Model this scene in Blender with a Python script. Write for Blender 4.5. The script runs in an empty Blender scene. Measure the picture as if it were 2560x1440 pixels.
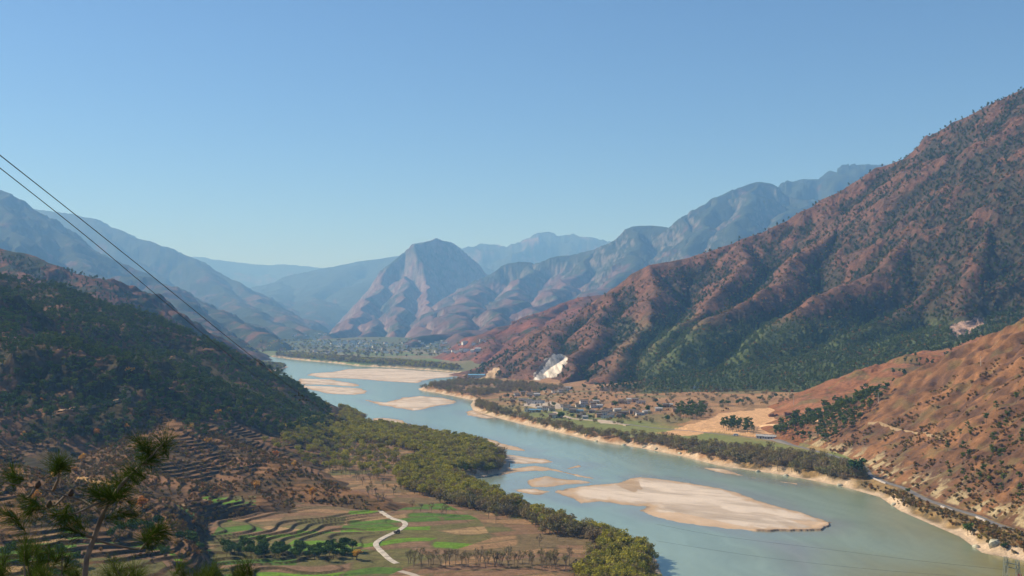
import bpy, math, random
import numpy as np
from mathutils import Vector, Matrix

# ------------------------------------------------------------------ camera, sky, sun, exposure
S = bpy.context.scene
C = S.collection
F, CX, YH, H = 2745.0, 1280.0, 800.0, 125.0        # focal length and horizon row of the 2560 px wide photograph, eye height over the river
PITCH = math.atan(80.0 / F)
cam = bpy.data.cameras.new('camera'); cam.sensor_width = 36.0; cam.lens = 36.0 * F / 2560.0
cam.clip_start = 0.5; cam.clip_end = 120000.0
camo = bpy.data.objects.new('camera', cam); C.objects.link(camo)
camo.location = (0, 0, H); camo.rotation_euler = (math.pi / 2 + PITCH, 0, 0)
S.camera = camo

SUN_AZ, SUN_EL = math.radians(-68), math.radians(37)
W = bpy.data.worlds.new('World'); S.world = W; W.use_nodes = True
sky = W.node_tree.nodes.new('ShaderNodeTexSky'); sky.sky_type = 'NISHITA'; sky.sun_disc = False
sky.sun_elevation = SUN_EL; sky.sun_rotation = SUN_AZ; sky.altitude = 1800; sky.air_density = 1.0; sky.dust_density = 0.35; sky.ozone_density = 8.0
W.node_tree.links.new(sky.outputs[0], W.node_tree.nodes['Background'].inputs[0])
W.node_tree.nodes['Background'].inputs[1].default_value = 0.08
sl = bpy.data.lights.new('sun', 'SUN'); sl.energy = 4.6; sl.angle = math.radians(0.5); sl.color = (1.0, 0.91, 0.76)
so = bpy.data.objects.new('sun', sl); C.objects.link(so); so.location = (-300, 100, 600)
sd = Vector((math.sin(SUN_AZ) * math.cos(SUN_EL), math.cos(SUN_AZ) * math.cos(SUN_EL), math.sin(SUN_EL)))
so.rotation_euler = sd.to_track_quat('Z', 'Y').to_euler()
S.view_settings.view_transform = 'Standard'; S.view_settings.look = 'None'; S.view_settings.gamma = 1.0
S.view_settings.use_curve_mapping = False; S.view_settings.exposure = 0.6
S.render.engine = 'CYCLES'
S.cycles.use_denoising = True
S.cycles.max_bounces = 5; S.cycles.diffuse_bounces = 2; S.cycles.glossy_bounces = 2; S.cycles.transmission_bounces = 2
S.cycles.volume_bounces = 1; S.cycles.transparent_max_bounces = 4; S.cycles.caustics_reflective = False; S.cycles.caustics_refractive = False
S.cycles.sample_clamp_indirect = 3.0

SP, CP = math.sin(PITCH), math.cos(PITCH)
def ray(px, py):
    cx = (px - 1280.0) / F; cy = (720.0 - py) / F
    Y = CP - cy * SP; Z = SP + cy * CP
    return cx / Y, Z / Y
def P(px, py, d):                                   # the point seen at a pixel at forward distance d
    x, z = ray(px, py); return (x * d, d, H + z * d)
def G(px, py, z=0.0):                               # the point seen at a pixel on the level z
    x, s = ray(px, py); d = (z - H) / s; return (x * d, d, z)
def proj(X, Y, Z):
    z = (Z - H) / Y
    cy = (z * CP - SP) / (CP + z * SP); Yc = CP - cy * SP
    return 1280.0 + F * (X / Y) * Yc, 720.0 - F * cy

# ------------------------------------------------------------------ noise
_r = np.random.RandomState(5)
_perm = _r.permutation(4096).astype(np.int32); _gr = _r.rand(4096) * 2 * np.pi
_gx, _gy = np.cos(_gr).astype(np.float32), np.sin(_gr).astype(np.float32)
def perlin(x, y, seed=0):
    x = np.asarray(x, np.float64); y = np.asarray(y, np.float64)
    xi = np.floor(x); yi = np.floor(y); xf = (x - xi).astype(np.float32); yf = (y - yi).astype(np.float32)
    xi = xi.astype(np.int64); yi = yi.astype(np.int64)
    def g(ix, iy, dx, dy):
        h = _perm[(_perm[(ix + seed * 17) & 4095] + iy + seed * 131) & 4095]
        return _gx[h] * dx + _gy[h] * dy
    u = xf * xf * xf * (xf * (xf * 6 - 15) + 10); v = yf * yf * yf * (yf * (yf * 6 - 15) + 10)
    a = g(xi, yi, xf, yf); b = g(xi + 1, yi, xf - 1, yf); c = g(xi, yi + 1, xf, yf - 1); d = g(xi + 1, yi + 1, xf - 1, yf - 1)
    a = a + u * (b - a); c = c + u * (d - c)
    return (a + v * (c - a)) * 1.5
def fbm(x, y, o=4, seed=0, gain=0.5):
    s = 0; a = 1.0
    for i in range(o):
        s = s + a * perlin(x, y, seed + i); x = x * 2.03; y = y * 2.03; a *= gain
    return s
def ridged(x, y, o=4, seed=0, gain=0.5):
    s = 0; a = 1.0
    for i in range(o):
        s = s + a * (1 - 2 * np.abs(perlin(x, y, seed + i))); x = x * 2.07; y = y * 2.07; a *= gain
    return s
def sstep(a, b, x):
    t = np.clip((x - a) / (b - a), 0, 1); return t * t * (3 - 2 * t)
def inpoly(x, y, poly):
    r = np.zeros(np.shape(x), bool); n = len(poly)
    for i in range(n):
        x0, y0 = poly[i]; x1, y1 = poly[(i + 1) % n]
        if y0 == y1: continue
        r ^= ((y0 > y) != (y1 > y)) & (x < (x1 - x0) * (y - y0) / (y1 - y0) + x0)
    return r
def dline(X, Y, pts):                               # distance to an open polyline
    best = np.full(np.shape(X), 1e12)
    for (x0, y0), (x1, y1) in zip(pts[:-1], pts[1:]):
        dx, dy = x1 - x0, y1 - y0; L = dx * dx + dy * dy + 1e-9
        t = np.clip(((X - x0) * dx + (Y - y0) * dy) / L, 0, 1)
        best = np.minimum(best, (X - x0 - t * dx) ** 2 + (Y - y0 - t * dy) ** 2)
    return np.sqrt(best)
def sdf(X, Y, poly):
    d = dline(X, Y, list(poly) + [poly[0]])
    return np.where(inpoly(X, Y, poly), d, -d)      # positive inside
def gp(pts, z=0.0): return [G(x, y, z)[:2] for x, y in pts]

# ------------------------------------------------------------------ the river's two banks, traced on the water level
LEFT = gp([(560, 884), (640, 893), (606, 899), (640, 908), (700, 912), (722, 917), (700, 925), (660, 932), (640, 940), (680, 942), (738, 958), (742, 963), (690, 964), (690, 975), (740, 995),
           (770, 1010), (800, 1016), (830, 1022), (860, 1030), (890, 1040), (915, 1048), (950, 1058), (1040, 1072), (1100, 1083), (1200, 1101), (1235, 1125), (1275, 1150), (1275, 1172), (1250, 1184), (1205, 1192),
           (1150, 1200), (1190, 1212), (1260, 1240), (1340, 1278), (1430, 1308), (1520, 1338), (1600, 1368), (1640, 1398), (1655, 1440), (1690, 1520), (1740, 1640), (1800, 1900)])
RIGHT = gp([(560, 880), (690, 893), (728, 898), (780, 903), (839, 908), (894, 915), (983, 919), (1078, 926), (1145, 932), (1152, 938), (1140, 950), (1080, 962), (1045, 972), (1050, 976), (1090, 982), (1160, 996), (1184, 1001),
            (1176, 1012), (1182, 1025), (1210, 1036), (1300, 1060), (1400, 1082), (1470, 1100), (1600, 1120), (1700, 1140), (1800, 1165), (1960, 1188), (2100, 1215), (2200, 1243), (2250, 1277), (2330, 1312), (2400, 1342), (2455, 1382), (2560, 1402), (2700, 1440), (3000, 1520), (3400, 1640), (4200, 1900)])
RIVER = LEFT + RIGHT[::-1]
ROADPX = [(x_, y_, 6.0 if x_ > 2050 else 7.0) for x_, y_ in ((1560, 1060), (1640, 1070), (1740, 1079), (1840, 1090), (1920, 1100), (1985, 1114), (2025, 1124), (2090, 1144), (2153, 1163), (2174, 1186), (2212, 1205), (2258, 1220), (2298, 1240), (2321, 1251), (2382, 1272), (2439, 1289), (2489, 1310), (2545, 1329), (2640, 1364), (2800, 1420))]
ROADW = [G(*p) for p in ROADPX]; ROADXY = [p[:2] for p in ROADW]
def road_grade(X, Y, z, up):
    k = (X > 60) & (Y < 1300)
    if not np.any(k): return z
    d = np.full(np.shape(X), 999.); d[k] = dline(X[k], Y[k], ROADXY); rz = np.interp(Y, [600, 880, 960, 1300], [6.0, 6.0, 7.0, 7.0])
    t = sstep(7.5, 4.5, d)
    return z * (1 - t) + (np.maximum(z, rz) if up else np.minimum(z, rz)) * t if up == 2 else z * (1 - t) + np.minimum(z, rz) * t if not up else np.maximum(z, rz - np.maximum(d - 4.5, 0) * .55) * (1 - t) + rz * t
def paddy(X, Y):
    ph = (X * -.85 + Y * .5) / 12. + 1.9 * perlin(X / 42., Y / 42., 120); return ph - np.floor(ph)
def floor_z(X, Y, parts=False):
    dl = dline(X, Y, LEFT); dr = dline(X, Y, RIGHT); ins = inpoly(X, Y, RIVER)
    s = np.minimum(dl, dr); right = dr < dl
    n = perlin(X / 23., Y / 23., 3) * 3 + perlin(X / 7., Y / 7., 4) * 1.2
    s2 = np.maximum(s + n * sstep(0, 10, s), 0)
    wide = np.where(right, 4, 5) + 6 * perlin(X / 60., Y / 60., 8)
    land = 0.10 * np.minimum(s2, 14) + 3.6 * sstep(wide, wide + 8, s2)
    land = land + np.where(right & (Y < 3000), 0.055 * np.clip(s - 45, 0, 700), 0.004 * np.clip(s - 20, 0, 900))
    land = land + 0.5 * perlin(X / 90., Y / 90., 9) * sstep(20, 60, s)
    k = (~right) & (X < -50)
    if np.any(k):
        fr = paddy(X, Y); land = land + np.where(k, sstep(-50, -110, X) * (1.1 * sstep(0, .1, fr) * (1 - sstep(.1, 1, fr)) + .012 * np.clip(-60 - X, 0, 300)) * sstep(760, 640, Y), 0)
    tx, ty, _ = G(925, 868)
    land = land + 34 * np.exp(-((X - tx) / 420) ** 2 - ((Y - ty - 300) / 420) ** 2)
    z = np.where(ins, -3.0 * sstep(0, 8, s), land)
    z = np.where(ins, z, road_grade(X, Y, z, 1))
    return (z, s, right, ins) if parts else z

# ------------------------------------------------------------------ the hills: crest lines with their spurs, falling away on both sides
class Massif:
    def __init__(s, name, px, d, res, ridges, warp=0, noise=(), rnd=20, foot=0.0, crest_n=0.0, push=0):
        d = (d[0], d[1] * (1 + push))
        s.name, s.px, s.d, s.res, s.warp, s.noise, s.rnd, s.foot, s.crest_n = name, px, d, res, warp, noise, rnd, foot, crest_n
        s.segs = []
        for pts, sl in ridges:
            w = [(P(p[0], p[1], p[2] * (1 + push * min(1, max(0, (846 - p[1]) / 130.)))) if len(p) == 3 else p[:3]) for p in pts]
            for a, b in zip(w[:-1], w[1:]): s.segs.append((a, b, sl))
        xs = [p[0] for q in s.segs for p in q[:2]]; ys = [p[1] for q in s.segs for p in q[:2]]; zm = max(p[2] for q in s.segs for p in q[:2]) / min(q[2] for q in s.segs)
        s.box = (min(xs) - zm, max(xs) + zm, min(ys) - zm, max(ys) + zm)
    def height(s, X, Y):
        if s.warp:
            a, b = s.warp
            wx = fbm(X / b, Y / b, 3, 11) * a; wy = fbm(X / b + 40, Y / b + 9, 3, 12) * a
            Xw, Yw = X + wx, Y + wy
        else: Xw, Yw = X, Y
        best = np.full(np.shape(X), -500.0)
        cap = np.zeros(np.shape(X))
        for a, b, sl in s.segs:
            dx, dy = b[0] - a[0], b[1] - a[1]; L = dx * dx + dy * dy + 1e-9
            t = np.clip(((Xw - a[0]) * dx + (Yw - a[1]) * dy) / L, 0, 1)
            dd = np.sqrt((Xw - a[0] - t * dx) ** 2 + (Yw - a[1] - t * dy) ** 2)
            z = a[2] + t * (b[2] - a[2]) - sl * (np.sqrt(dd * dd + s.rnd * s.rnd) - s.rnd)
            up = z > best
            best = np.where(up, z, best); cap = np.where(up, dd, cap)
        k = sstep(0, 60, best - s.foot) * (s.crest_n + (1 - s.crest_n) * sstep(0, s.rnd * 4 + 30, cap))
        for kind, amp, sc, o, seed in s.noise:
            f = ridged if kind == 'r' else fbm
            best = best + k * amp * (f(X / sc, Y / sc, o, seed) - (0.7 if kind == 'r' else 0))
        return best
def R(pts, s): return (pts, s)
far_range = Massif('far_mountain', (250, 1150), (14000, 21000), (420, 90), [R([(300, 620, 18000), (440, 636, 18000), (490, 649, 18000), (560, 651, 18000), (640, 661, 18000), (700, 667, 18000), (790, 667, 18000), (1000, 690, 18000)], .35)], (300, 3000), [('r', 160, 2400, 4, 3)], 60, crest_n=.12, push=0.35)
jagged_range = Massif('far_mountain', (1000, 2400), (10500, 15500), (650, 120), [R([(1000, 650, 13500), (1120, 640, 13200), (1165, 615, 13000), (1200, 606, 13000), (1250, 609, 13000), (1272, 616, 13000), (1300, 597, 13000), (1338, 590, 13000), (1344, 580, 13000), (1386, 583, 13000), (1396, 590, 13000), (1440, 587, 13000), (1450, 584, 13000), (1462, 591, 13000), (1490, 595, 13000), (1530, 604, 12800), (1700, 660, 12500)], .55), R([(1344, 580, 13000), (1290, 640, 12000), (1230, 700, 11200)], .5), R([(1450, 586, 13000), (1420, 650, 12000)], .5)], (180, 1600), [('r', 90, 1000, 6, 5)], 8, crest_n=.3, push=0.5)
green_back = Massif('distant_mountain', (300, 1250), (7600, 12000), (480, 170), [R([(480, 810, 9800), (600, 745, 10000), (640, 726, 10000), (700, 704, 10200), (800, 668, 10500), (880, 652, 10500), (940, 646, 10500), (1000, 638, 10500), (1100, 640, 10500)], .4), R([(880, 652, 10500), (800, 740, 9300), (760, 800, 8600)], .4), R([(700, 704, 10200), (690, 770, 9200), (720, 830, 8200)], .4), R([(1000, 640, 10500), (900, 760, 9000)], .4)], (160, 1700), [('r', 55, 1000, 5, 7)], 60, crest_n=.15, push=0.7)
peak = Massif('steep_peak', (740, 1330), (5900, 9000), (560, 300), [
    R([(800, 842, 6300), (850, 822, 6500), (895, 785, 6700), (928, 740, 6900), (955, 705, 7100), (985, 660, 7250), (1018, 632, 7350), (1040, 606, 7400)], 1.15),
    R([(1040, 606, 7400), (1062, 606, 7420), (1075, 602, 7500), (1090, 594, 7550), (1103, 600, 7600), (1135, 605, 7700), (1160, 625, 7800), (1188, 655, 7900), (1230, 705, 8200)], 1.35),
    R([(1046, 606, 7400), (1056, 650, 7180), (1064, 700, 6980), (1068, 750, 6800), (1074, 800, 6600), (1085, 845, 6350)], 1.3),
    R([(1010, 690, 7050), (1000, 760, 6750), (985, 830, 6350)], 1.0), R([(930, 800, 6600), (900, 840, 6250)], .8)],
    (70, 700), [('r', 22, 420, 5, 9), ('r', 16, 120, 4, 19)], 12, crest_n=.12, push=0.6)
blue_ridge = Massif('blue_mountain', (980, 2500), (3600, 7600), (1000, 480), [
    R([(1040, 862, 6000), (1062, 840, 5950), (1085, 800, 5900), (1112, 766, 5900), (1150, 735, 5900), (1200, 706, 5900), (1240, 675, 5950), (1270, 660, 6000), (1300, 655, 6000), (1330, 656, 6000), (1345, 664, 6000), (1400, 641, 5900), (1480, 621, 5800), (1540, 600, 5700), (1570, 580, 5700), (1605, 566, 5600), (1645, 564, 5600), (1685, 569, 5500), (1715, 555, 5500), (1740, 535, 5500), (1775, 510, 5500), (1820, 482, 5600), (1850, 464, 5650), (1880, 454, 5700), (1915, 458, 5700), (1940, 475, 5650), (2000, 500, 5600), (2160, 540, 5400), (2400, 560, 5200)], .75),
    R([(1200, 706, 5900), (1170, 760, 5300), (1120, 820, 4900), (1060, 858, 4600)], .8), R([(1340, 660, 6000), (1300, 720, 5300), (1230, 800, 4700), (1180, 850, 4400)], .8),
    R([(1480, 621, 5800), (1440, 690, 5200), (1360, 760, 4700), (1290, 830, 4300)], .8), R([(1605, 568, 5600), (1590, 640, 5000), (1510, 720, 4500), (1420, 800, 4100)], .8),
    R([(1740, 535, 5500), (1720, 610, 4900), (1650, 680, 4500), (1560, 740, 4100)], .8), R([(1880, 456, 5700), (1860, 540, 5000), (1800, 620, 4500), (1700, 690, 4100)], .8), R([(1820, 482, 5600), (1760, 580, 5000), (1690, 640, 4600)], .8), R([(2000, 500, 5600), (1960, 560, 4900), (1900, 620, 4300)], .8)],
    (110, 700), [('r', 30, 500, 5, 13), ('r', 15, 120, 4, 23)], 25, crest_n=.12, push=0.75)
blue_back = Massif('blue_mountain', (1850, 2900), (6200, 9500), (520, 150), [R([(1900, 520, 7000), (1960, 480, 7200), (1985, 461, 7300), (2020, 450, 7400), (2060, 449, 7400), (2100, 434, 7500), (2135, 415, 7500), (2160, 412, 7500), (2200, 418, 7500), (2300, 400, 7500), (2600, 380, 7500)], .6), R([(2140, 414, 7500), (2060, 500, 6700), (1990, 560, 6200)], .6)], (120, 900), [('r', 90, 700, 5, 15)], 30, crest_n=.15, push=0.5)
purple_hill = Massif('reddish_hill', (1000, 1900), (2500, 4700), (620, 380), [
    R([(1060, 925, 3900), (1100, 900, 3850), (1170, 857, 3700), (1250, 812, 3500), (1320, 782, 3350), (1400, 757, 3250), (1450, 744, 3200), (1510, 737, 3150), (1640, 700, 3100), (1800, 640, 3100)], .6),
    R([(1250, 812, 3500), (1225, 860, 3100), (1180, 910, 2850)], .55), R([(1400, 757, 3250), (1340, 830, 3000), (1280, 880, 2800)], .55), R([(1510, 738, 3150), (1450, 790, 2950)], .6)],
    (50, 350), [('r', 17, 220, 5, 17), ('f', 5, 50, 3, 27)], 20, crest_n=.1, push=0.2)
right_mountain = Massif('red_mountain', (1040, 2900), (1230, 3250), (1080, 800), [
    R([(1130, 948, 2450), (1150, 932, 2480), (1200, 912, 2500), (1290, 872, 2520), (1350, 835, 2540), (1420, 796, 2560), (1480, 762, 2580), (1530, 733, 2600), (1600, 690, 2620), (1640, 663, 2640), (1720, 645, 2660), (1800, 622, 2680), (1850, 598, 2700), (1920, 570, 2700), (1975, 552, 2700), (2040, 518, 2700), (2100, 482, 2700), (2160, 445, 2700), (2200, 418, 2700), (2260, 400, 2680), (2330, 360, 2650), (2400, 300, 2600), (2480, 260, 2550), (2560, 219, 2500), (2750, 120, 2400), (2950, 60, 2300)], .8),
    R([(1150, 932, 2480), (1180, 940, 2300), (1170, 962, 2120)], .4),
    R([(1290, 872, 2520), (1260, 920, 2300), (1230, 955, 2130)], .55),
    R([(1420, 796, 2560), (1390, 850, 2350), (1350, 900, 2180), (1330, 965, 2000)], .6),
    R([(1530, 733, 2600), (1520, 790, 2400), (1480, 850, 2200), (1440, 910, 2050), (1420, 955, 1930)], .88),
    R([(1640, 663, 2640), (1640, 740, 2400), (1600, 810, 2200), (1560, 870, 2050), (1530, 930, 1900)], .88),
    R([(1850, 598, 2700), (1860, 660, 2480), (1790, 740, 2280), (1700, 810, 2120), (1640, 870, 1980)], .88),
    R([(2040, 518, 2700), (2090, 560, 2520), (2010, 645, 2330), (1920, 712, 2200), (1840, 765, 2080), (1760, 815, 1990), (1690, 870, 1900)], .88),
    R([(2200, 418, 2700), (2250, 500, 2480), (2240, 590, 2320), (2190, 660, 2210), (2160, 700, 2150)], .8),
    R([(2750, 250, 2350), (2560, 385, 2300), (2480, 450, 2280), (2407, 500, 2250), (2338, 547, 2200), (2286, 597, 2150), (2199, 656, 2080), (2133, 696, 2030), (2043, 745, 1970), (1994, 780, 1930), (1945, 825, 1870), (1850, 880, 1790)], .88),
    R([(2480, 455, 2280), (2420, 560, 2120), (2350, 660, 2010), (2269, 770, 1900), (2182, 812, 1840), (2112, 850, 1790)], .88),
    R([(2650, 400, 2200), (2520, 520, 2080), (2450, 620, 1980), (2415, 700, 1900), (2405, 790, 1800)], .88),
    R([(2800, 400, 2150), (2640, 560, 2000), (2590, 700, 1900), (2570, 790, 1780)], .8),
    R([(2850, 690, 1900), (2560, 790, 1800), (2300, 858, 1750), (2100, 892, 1720), (1900, 915, 1720), (1750, 935, 1720), (1640, 950, 1740), (1560, 962, 1780)], .2)],
    (26, 190), [('r', 7, 85, 5, 21), ('r', 3.2, 30, 3, 31)], 10, foot=20, crest_n=.15)
mid_spur = Massif('orange_spur', (1880, 2950), (950, 1750), (520, 430), [
    R([(2950, 700, 1550), (2700, 780, 1500), (2511, 836, 1450), (2350, 880, 1400), (2230, 930, 1330), (2147, 985, 1260), (2080, 1020, 1200), (2000, 1050, 1150)], .36),
    R([(2230, 930, 1330), (2180, 1000, 1180), (2100, 1060, 1080)], .3)],
    (16, 120), [('r', 9, 90, 4, 33), ('f', 2, 18, 3, 34)], 12, foot=12, crest_n=.15)
near_right = Massif('orange_hill', (1940, 3000), (430, 1400), (600, 800), [
    R([(3000, 560, 880), (2760, 730, 870), (2560, 842, 870), (2480, 880, 880), (2400, 930, 890), (2310, 980, 900), (2250, 1020, 915), (2190, 1060, 935), (2130, 1100, 965), (2095, 1122, 985)], .75),
    R([(2250, 1020, 915), (2262, 1180, 812)], .7), R([(2330, 970, 895), (2310, 1200, 770)], .7), R([(2400, 930, 885), (2360, 1222, 735)], .7), R([(2480, 880, 880), (2445, 1236, 702)], .7),
    R([(2560, 842, 870), (2520, 1100, 715), (2500, 1255, 668)], .7), R([(2620, 800, 870), (2590, 1290, 634)], .7), R([(2760, 730, 870), (2680, 1330, 600)], .7), R([(3000, 560, 880), (2800, 1380, 540)], .6)],
    (8, 60), [('r', 4.5, 45, 5, 41), ('f', 1.4, 11, 3, 42)], 26, foot=8, crest_n=.15)
left_far = Massif('blue_mountain', (-500, 960), (5000, 9800), (760, 260), [
    R([(-500, 500, 8500), (-200, 530, 8500), (60, 520, 8200), (105, 526, 8000), (150, 533, 7800), (185, 534, 7700), (225, 546, 7500), (250, 560, 7400), (310, 583, 7200), (370, 602, 7100), (410, 616, 7000), (470, 641, 6900), (520, 668, 6700), (580, 700, 6550), (630, 735, 6450), (670, 765, 6350), (700, 783, 6300), (725, 800, 6200), (770, 826, 6100), (815, 850, 6000), (850, 868, 5900)], .6),
    R([(225, 546, 7500), (300, 640, 6600), (430, 720, 6100), (560, 790, 5700), (660, 850, 5300)], .6), R([(470, 641, 6900), (560, 730, 6300), (680, 810, 5800), (760, 862, 5400)], .6), R([(60, 520, 8200), (160, 620, 7000)], .6)],
    (110, 900), [('r', 30, 650, 5, 43), ('r', 13, 150, 4, 45)], 25, crest_n=.12, push=0.85)
left_blue = Massif('purple_mountain', (-500, 800), (2900, 6200), (700, 420), [
    R([(-500, 330, 5300), (-150, 420, 5200), (0, 481, 5000), (35, 497, 5000), (72, 527, 4950), (120, 560, 4850), (180, 597, 4750), (245, 628, 4700), (307, 658, 4650), (343, 681, 4600), (397, 706, 4600), (469, 742, 4550), (541, 779, 4500), (614, 812, 4450), (668, 841, 4400), (722, 863, 4350), (755, 880, 4300)], .72),
    R([(0, 481, 5000), (40, 590, 4300), (60, 680, 3700)], .7), R([(180, 600, 4750), (200, 660, 4300), (242, 704, 3900), (307, 692, 3850), (343, 692, 3800), (397, 714, 3750), (469, 796, 3600), (530, 840, 3500), (590, 880, 3400)], .6), R([(-150, 420, 5200), (-80, 560, 4300), (20, 660, 3600)], .7)],
    (80, 500), [('r', 30, 330, 5, 47), ('r', 10, 100, 4, 48)], 18, crest_n=.12, push=0.75)
left_red = Massif('dark_red_hill', (-500, 640), (1650, 3200), (520, 340), [
    R([(-500, 500, 2700), (-200, 575, 2650), (0, 628, 2600), (80, 645, 2550), (170, 664, 2500), (210, 684, 2480), (250, 715, 2450), (300, 745, 2420), (350, 775, 2400), (430, 815, 2350), (520, 870, 2300), (600, 900, 2250)], .6), R([(0, 628, 2600), (80, 720, 2250)], .5), R([(210, 684, 2480), (280, 780, 2150)], .5)],
    (35, 260), [('r', 15, 180, 5, 51), ('f', 6, 40, 3, 52)], 12, foot=20, crest_n=.12)
pine_hill = Massif('forested_hill', (-600, 880), (760, 2000), (760, 560), [
    R([(-600, 520, 1600), (-250, 610, 1500), (0, 698, 1450), (100, 718, 1440), (200, 748, 1420), (290, 776, 1400), (400, 816, 1380), (460, 846, 1370), (520, 886, 1350), (600, 920, 1330), (680, 962, 1310), (705, 985, 1300), (740, 1003, 1290), (770, 1025, 1270), (795, 1045, 1250)], .5),
    R([(-400, 640, 1300), (-150, 720, 1150), (40, 840, 1020), (110, 850, 1000), (200, 905, 980), (300, 975, 950)], .4),
    R([(290, 776, 1400), (360, 880, 1230), (430, 960, 1120), (500, 1010, 1040)], .5), R([(100, 718, 1440), (160, 800, 1250), (240, 900, 1100)], .45), R([(520, 886, 1350), (580, 960, 1230), (620, 1020, 1150)], .55)],
    (22, 160), [('r', 14, 120, 4, 53), ('f', 3, 25, 3, 54)], 12, foot=14, crest_n=.15)
terrace_hill = Massif('terraced_hill', (-600, 1060), (330, 1150), (900, 1150), [
    R([(-600, 900, 800), (-200, 950, 900), (100, 970, 960), (240, 978, 960), (320, 985, 950), (420, 1048, 900), (500, 1090, 870), (600, 1130, 830), (700, 1165, 795), (800, 1197, 765), (880, 1225, 735), (918, 1244, 712)], .36),
    R([(-600, 1060, 600), (-200, 1150, 540), (50, 1240, 510), (200, 1310, 490)], .30),
    R([(600, 1130, 830), (590, 1190, 760), (620, 1240, 700)], .36), R([(420, 1048, 900), (330, 1150, 740), (330, 1210, 650)], .33)],
    (14, 90), [('r', 5, 80, 4, 55), ('f', 1.0, 16, 3, 56)], 10, foot=6, crest_n=.3)
home_hill = Massif('home_hill', (-2500, 5000), (-60, 420), (300, 160), [([(-400, -10, 122.8, 0), (0, -3, 123.3, 0), (300, -10, 122.0, 0)], .47)], 0, [], 3)
MASSIFS = [far_range, jagged_range, green_back, peak, blue_ridge, blue_back, purple_hill, right_mountain, mid_spur, near_right, left_far, left_blue, left_red, pine_hill, terrace_hill]
def terraced(X, Y, z, s, step=1.9):
    step = step * (1 + .0 * X); wv = 0.55 * perlin(X / 34., Y / 34., 61) + .12 * perlin(X / 9., Y / 9., 62); ph = z / step + wv
    fl = np.floor(ph); fr = ph - fl
    zt = (fl + sstep(0.62, 1.0, fr) + 0.12 * fr - wv) * step
    return zt, fr
BASIN = gp([(520, 1350), (570, 1300), (650, 1287), (780, 1307), (860, 1335), (940, 1380), (960, 1460), (900, 1560), (600, 1560), (590, 1440), (545, 1390)], 8)
def _terr(X, Y):
    z = Massif.height(terrace_hill, X, Y)
    z = z - 16 * sstep(-25, 8, np.where(z > -10, sdf(X, Y, BASIN), -99))
    zt, fr = terraced(X, Y, z, None)
    k = sstep(8, 11, z) * (.25 + .65 * sstep(-.35, .25, perlin(X / 48., Y / 48., 63)))
    return z * (1 - k) + zt * k, fr
def below_road(X, Y): return np.interp(X / Y, [p[0] / p[1] for p in ROADW], [p[1] for p in ROADW]) > Y
def _nr(X, Y):
    h = Massif.height(near_right, X, Y); d = dline(X, Y, ROADXY); n = 1.6 * perlin(X / 14., Y / 14., 64) + 1.5 * perlin(X / 40., Y / 40., 65)
    lim = np.where(below_road(X, Y), 5.6 - .5 * d, 5.8 + np.maximum(d - 4.0, 0) * (.62 + .02 * n) + n * sstep(8, 30, d))
    return np.minimum(h, lim)
near_right.height = _nr
terrace_hill.height = lambda X, Y: _terr(X, Y)[0]
def ground_z(X, Y, which=None):
    z = floor_z(X, Y)
    for m in (which or MASSIFS):
        b = m.box
        k = (X > b[0]) & (X < b[1]) & (Y > b[2]) & (Y < b[3])
        if k.any(): z[k] = np.maximum(z[k], m.height(X[k], Y[k]))
    return z
def hit(pts, d0=120, d1=9000, n=1500, which=None):              # where the line of sight through a pixel meets the land
    ds = np.geomspace(d0, d1, n); out = []
    for px, py in pts:
        rx, rz = ray(px, py)
        X = rx * ds; Z = H + rz * ds
        g = ground_z(X, ds.copy(), which); k = np.nonzero(Z < g)[0]
        i = k[0] if len(k) else n - 1
        if i > 0:
            a = Z[i - 1] - g[i - 1]; b = g[i] - Z[i]; t = a / (a + b + 1e-9); d = ds[i - 1] + t * (ds[i] - ds[i - 1])
        else: d = ds[i]
        out.append((rx * d, d, H + rz * d))
    return out

# ------------------------------------------------------------------ materials
def newmat(name):
    m = bpy.data.materials.new(name); m.use_nodes = True; nt = m.node_tree; nt.nodes.clear()
    return m, nt, nt.nodes, nt.links
def gully(m, X, Y, r):
    h = m.height(X, Y); return (m.height(X + r, Y) + m.height(X - r, Y) + m.height(X, Y + r) + m.height(X, Y - r)) / 4 - h
def ground_mat(name, bump=0.6, scales=((0.9, .35), (0.12, .3)), rough=1.0, bscale=1.2):
    m, nt, N, L = newmat(name)
    out = N.new('ShaderNodeOutputMaterial'); b = N.new('ShaderNodeBsdfPrincipled'); b.inputs['Roughness'].default_value = rough
    b.inputs['Specular IOR Level'].default_value = 0.1
    a = N.new('ShaderNodeAttribute'); a.attribute_name = 'Col'; tc = N.new('ShaderNodeNewGeometry')
    col = a.outputs['Color']
    for i, (sc, am) in enumerate(scales):
        n = N.new('ShaderNodeTexNoise'); n.inputs['Scale'].default_value = sc; n.inputs['Detail'].default_value = 5; n.inputs['Roughness'].default_value = .65
        L.new(tc.outputs['Position'], n.inputs['Vector'])
        mr = N.new('ShaderNodeMapRange'); mr.inputs['From Min'].default_value = .3; mr.inputs['From Max'].default_value = .7; mr.inputs['To Min'].default_value = 1 - am; mr.inputs['To Max'].default_value = 1 + am
        L.new(n.outputs['Fac'], mr.inputs['Value'])
        v = N.new('ShaderNodeVectorMath'); v.operation = 'SCALE'; L.new(col, v.inputs[0]); L.new(mr.outputs[0], v.inputs['Scale']); col = v.outputs[0]
        if i == 0 and bump:
            bp = N.new('ShaderNodeBump'); bp.inputs['Strength'].default_value = bump; bp.inputs['Distance'].default_value = bscale
            L.new(n.outputs['Fac'], bp.inputs['Height']); L.new(bp.outputs[0], b.inputs['Normal'])
    L.new(col, b.inputs['Base Color']); L.new(b.outputs[0], out.inputs[0]); return m
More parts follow.
